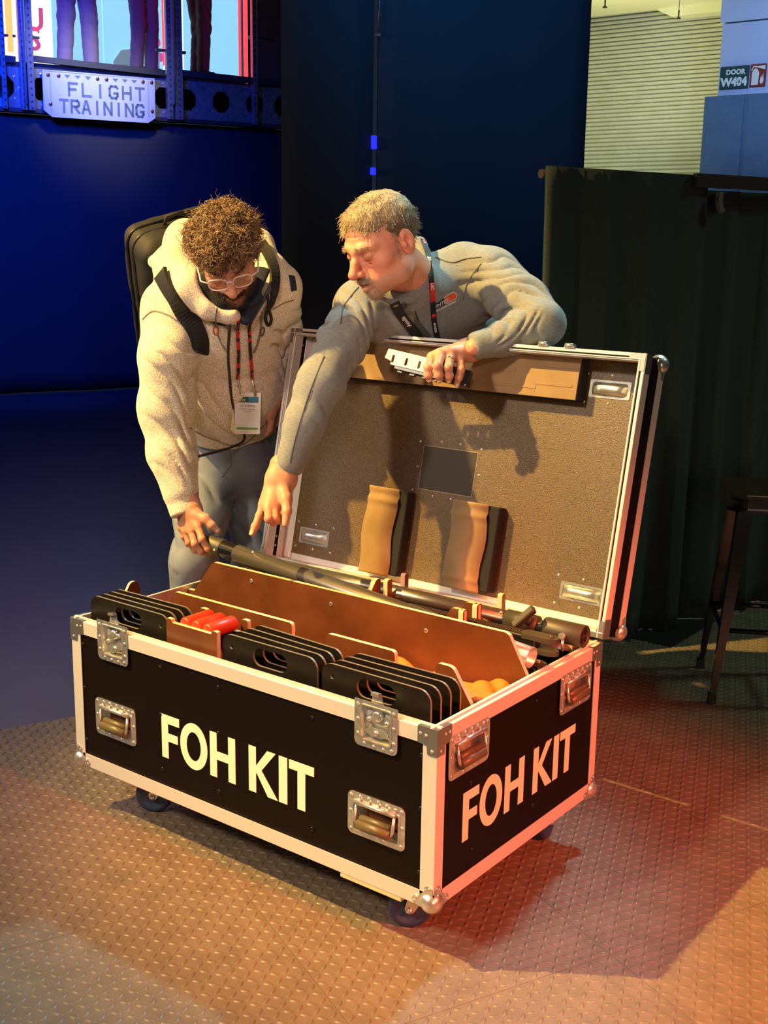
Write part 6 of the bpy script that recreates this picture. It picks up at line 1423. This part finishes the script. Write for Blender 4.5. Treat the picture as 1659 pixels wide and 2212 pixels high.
# =================================================================== figures on the stage
def figure(name_lab, u, vfeet, face, cl, cp, bulk=1., back=.55, crouch=0, stance=.11):
    ft = stage(u, vfeet, back); ft[2] = zdeck + .05; fw = nrm(np.array(face)); sd = np.cross(fw, [0,0,1])
    who = thing('person', name_lab, 'person', tuple(ft)); f = Field(ft-[.5,.5,.02], ft+[.5,.5,1.95], .014); up = np.array([0,0,1.])
    pel = ft+up*.95+fw*.0; ch = ft+up*1.38+fw*.04; nk = ft+up*1.53
    g = Field(ft-[.5,.5,.02], ft+[.5,.5,1.2], .012)
    for s_ in (-1, 1):
        a = ft+sd*s_*stance+up*.09; k_ = ft+sd*s_*(stance*.85)+up*.50+fw*.03; h_ = pel+sd*s_*.09-up*.03; g.chain([h_, k_, a], [.098*bulk,.078*bulk,.070*bulk], .03)
        shv = Field(a-.2, a+.25, .012); shv.chain([a-up*.05-fw*.04, a-up*.05+fw*.13], [.04,.035], .02); sv, sq = shv.mesh(); surf('shoe', sv, sq, shoe, who)
    g.econe(pel+up*.12, pel-up*.05, (.16*bulk,.11*bulk), (.17*bulk,.12*bulk), sd, .03); g.folds(pel-up*.05, ft+up*.1, .18, .007, 7, 71, .6, (1,0,0), wid=1.3); g.plane(ft+up*.04, -up, .004); v, q = g.mesh(); surf('trousers', v, q, cp, who)
    t = Field(ft+[-.5,-.5,.7], ft+[.5,.5,1.7], .014); t.econe(pel+up*.02, ch, (.175*bulk,.125*bulk), (.19*bulk,.125*bulk), sd, .04); t.cone(ch, nk, .10, .06, .04)
    for s_ in (-1, 1): t.chain([ch+sd*s_*.16+up*.06, ch+sd*s_*.24-up*.22, pel+sd*s_*.22+up*.05+fw*.1], [.065,.052,.042], .03)
    t.folds(pel, ch, .2, .012, 6, 73, 1, (1,0,0)); v, q = t.mesh(); surf('top', v, q, cl, who)
    b = Field(ft+[-.5,-.5,.05], ft+[.5,.5,1.95], .012); hd_ = nk+up*.17; b.ell(hd_, (.078,.095,.115), k=.02); b.cone(ch, hd_-up*.06, .05, .05, .03); b.ell(hd_+fw*.10-up*.03, (.014,.014,.02), k=.02)
    b.cone(ch, pel, .06, .06)
    for s_ in (-1, 1):
        wr = pel+sd*s_*.22+up*.03+fw*.12; b.chain([ch+sd*s_*.1, ch+sd*s_*.16+up*.06, ch+sd*s_*.24-up*.22, wr, wr-up*.09+fw*.02], [.04,.04,.035,.024,.022], .02)
        for k in range(4): b.chain([wr-up*.08+fw*(-.02+.016*k), wr-up*.16+fw*(-.02+.018*k)], [.010,.008], .004)
        b.chain([wr-up*.04+fw*.03, wr-up*.09+fw*.06], [.012,.009], .006); b.chain([pel+sd*s_*.09, ft+sd*s_*stance*.85+up*.5, ft+sd*s_*stance+up*.1], [.05,.04,.035])
    v, q = b.mesh(); surf('body', v, q, skin, who, np.tile((.5,.26,.18), (len(v),1)))
    h = Field(hd_-.16, hd_+.16, .012); h.ell(hd_-fw*.012+up*.02, (.088,.100,.110), k=.01); h.plane(hd_+fw*.03, fw*.8-up*.6, .01); v, q = h.mesh(); surf('hair', v, q, mat('dark_short_hair', (.03,.02,.015), .7), who)
tc = mat('mauve_trousers', (.26,.20,.25), .9); td = mat('brown_trousers', (.16,.11,.13), .9); te = mat('dark_olive_trousers', (.045,.05,.055), .7)
gt = mat('grey_top', (.30,.28,.30), .9); bt = mat('brown_top', (.30,.22,.18), .9); dt = mat('dark_top', (.08,.07,.08), .9)
figure('standing figure on the stage in loose mauve trousers, leftmost of three', 170, 160, E1*.1-E2, dt, tc, 1.12, .55, stance=.14)
figure('standing figure on the stage in brown trousers, the middle of three', 312, 170, E1*.4-E2, dt, td, .98, .60, stance=.10)
figure('standing figure on the stage in tight dark trousers, rightmost of three', 432, 182, E1*.9+E2*.3, bt, te, .92, .45, stance=.06)
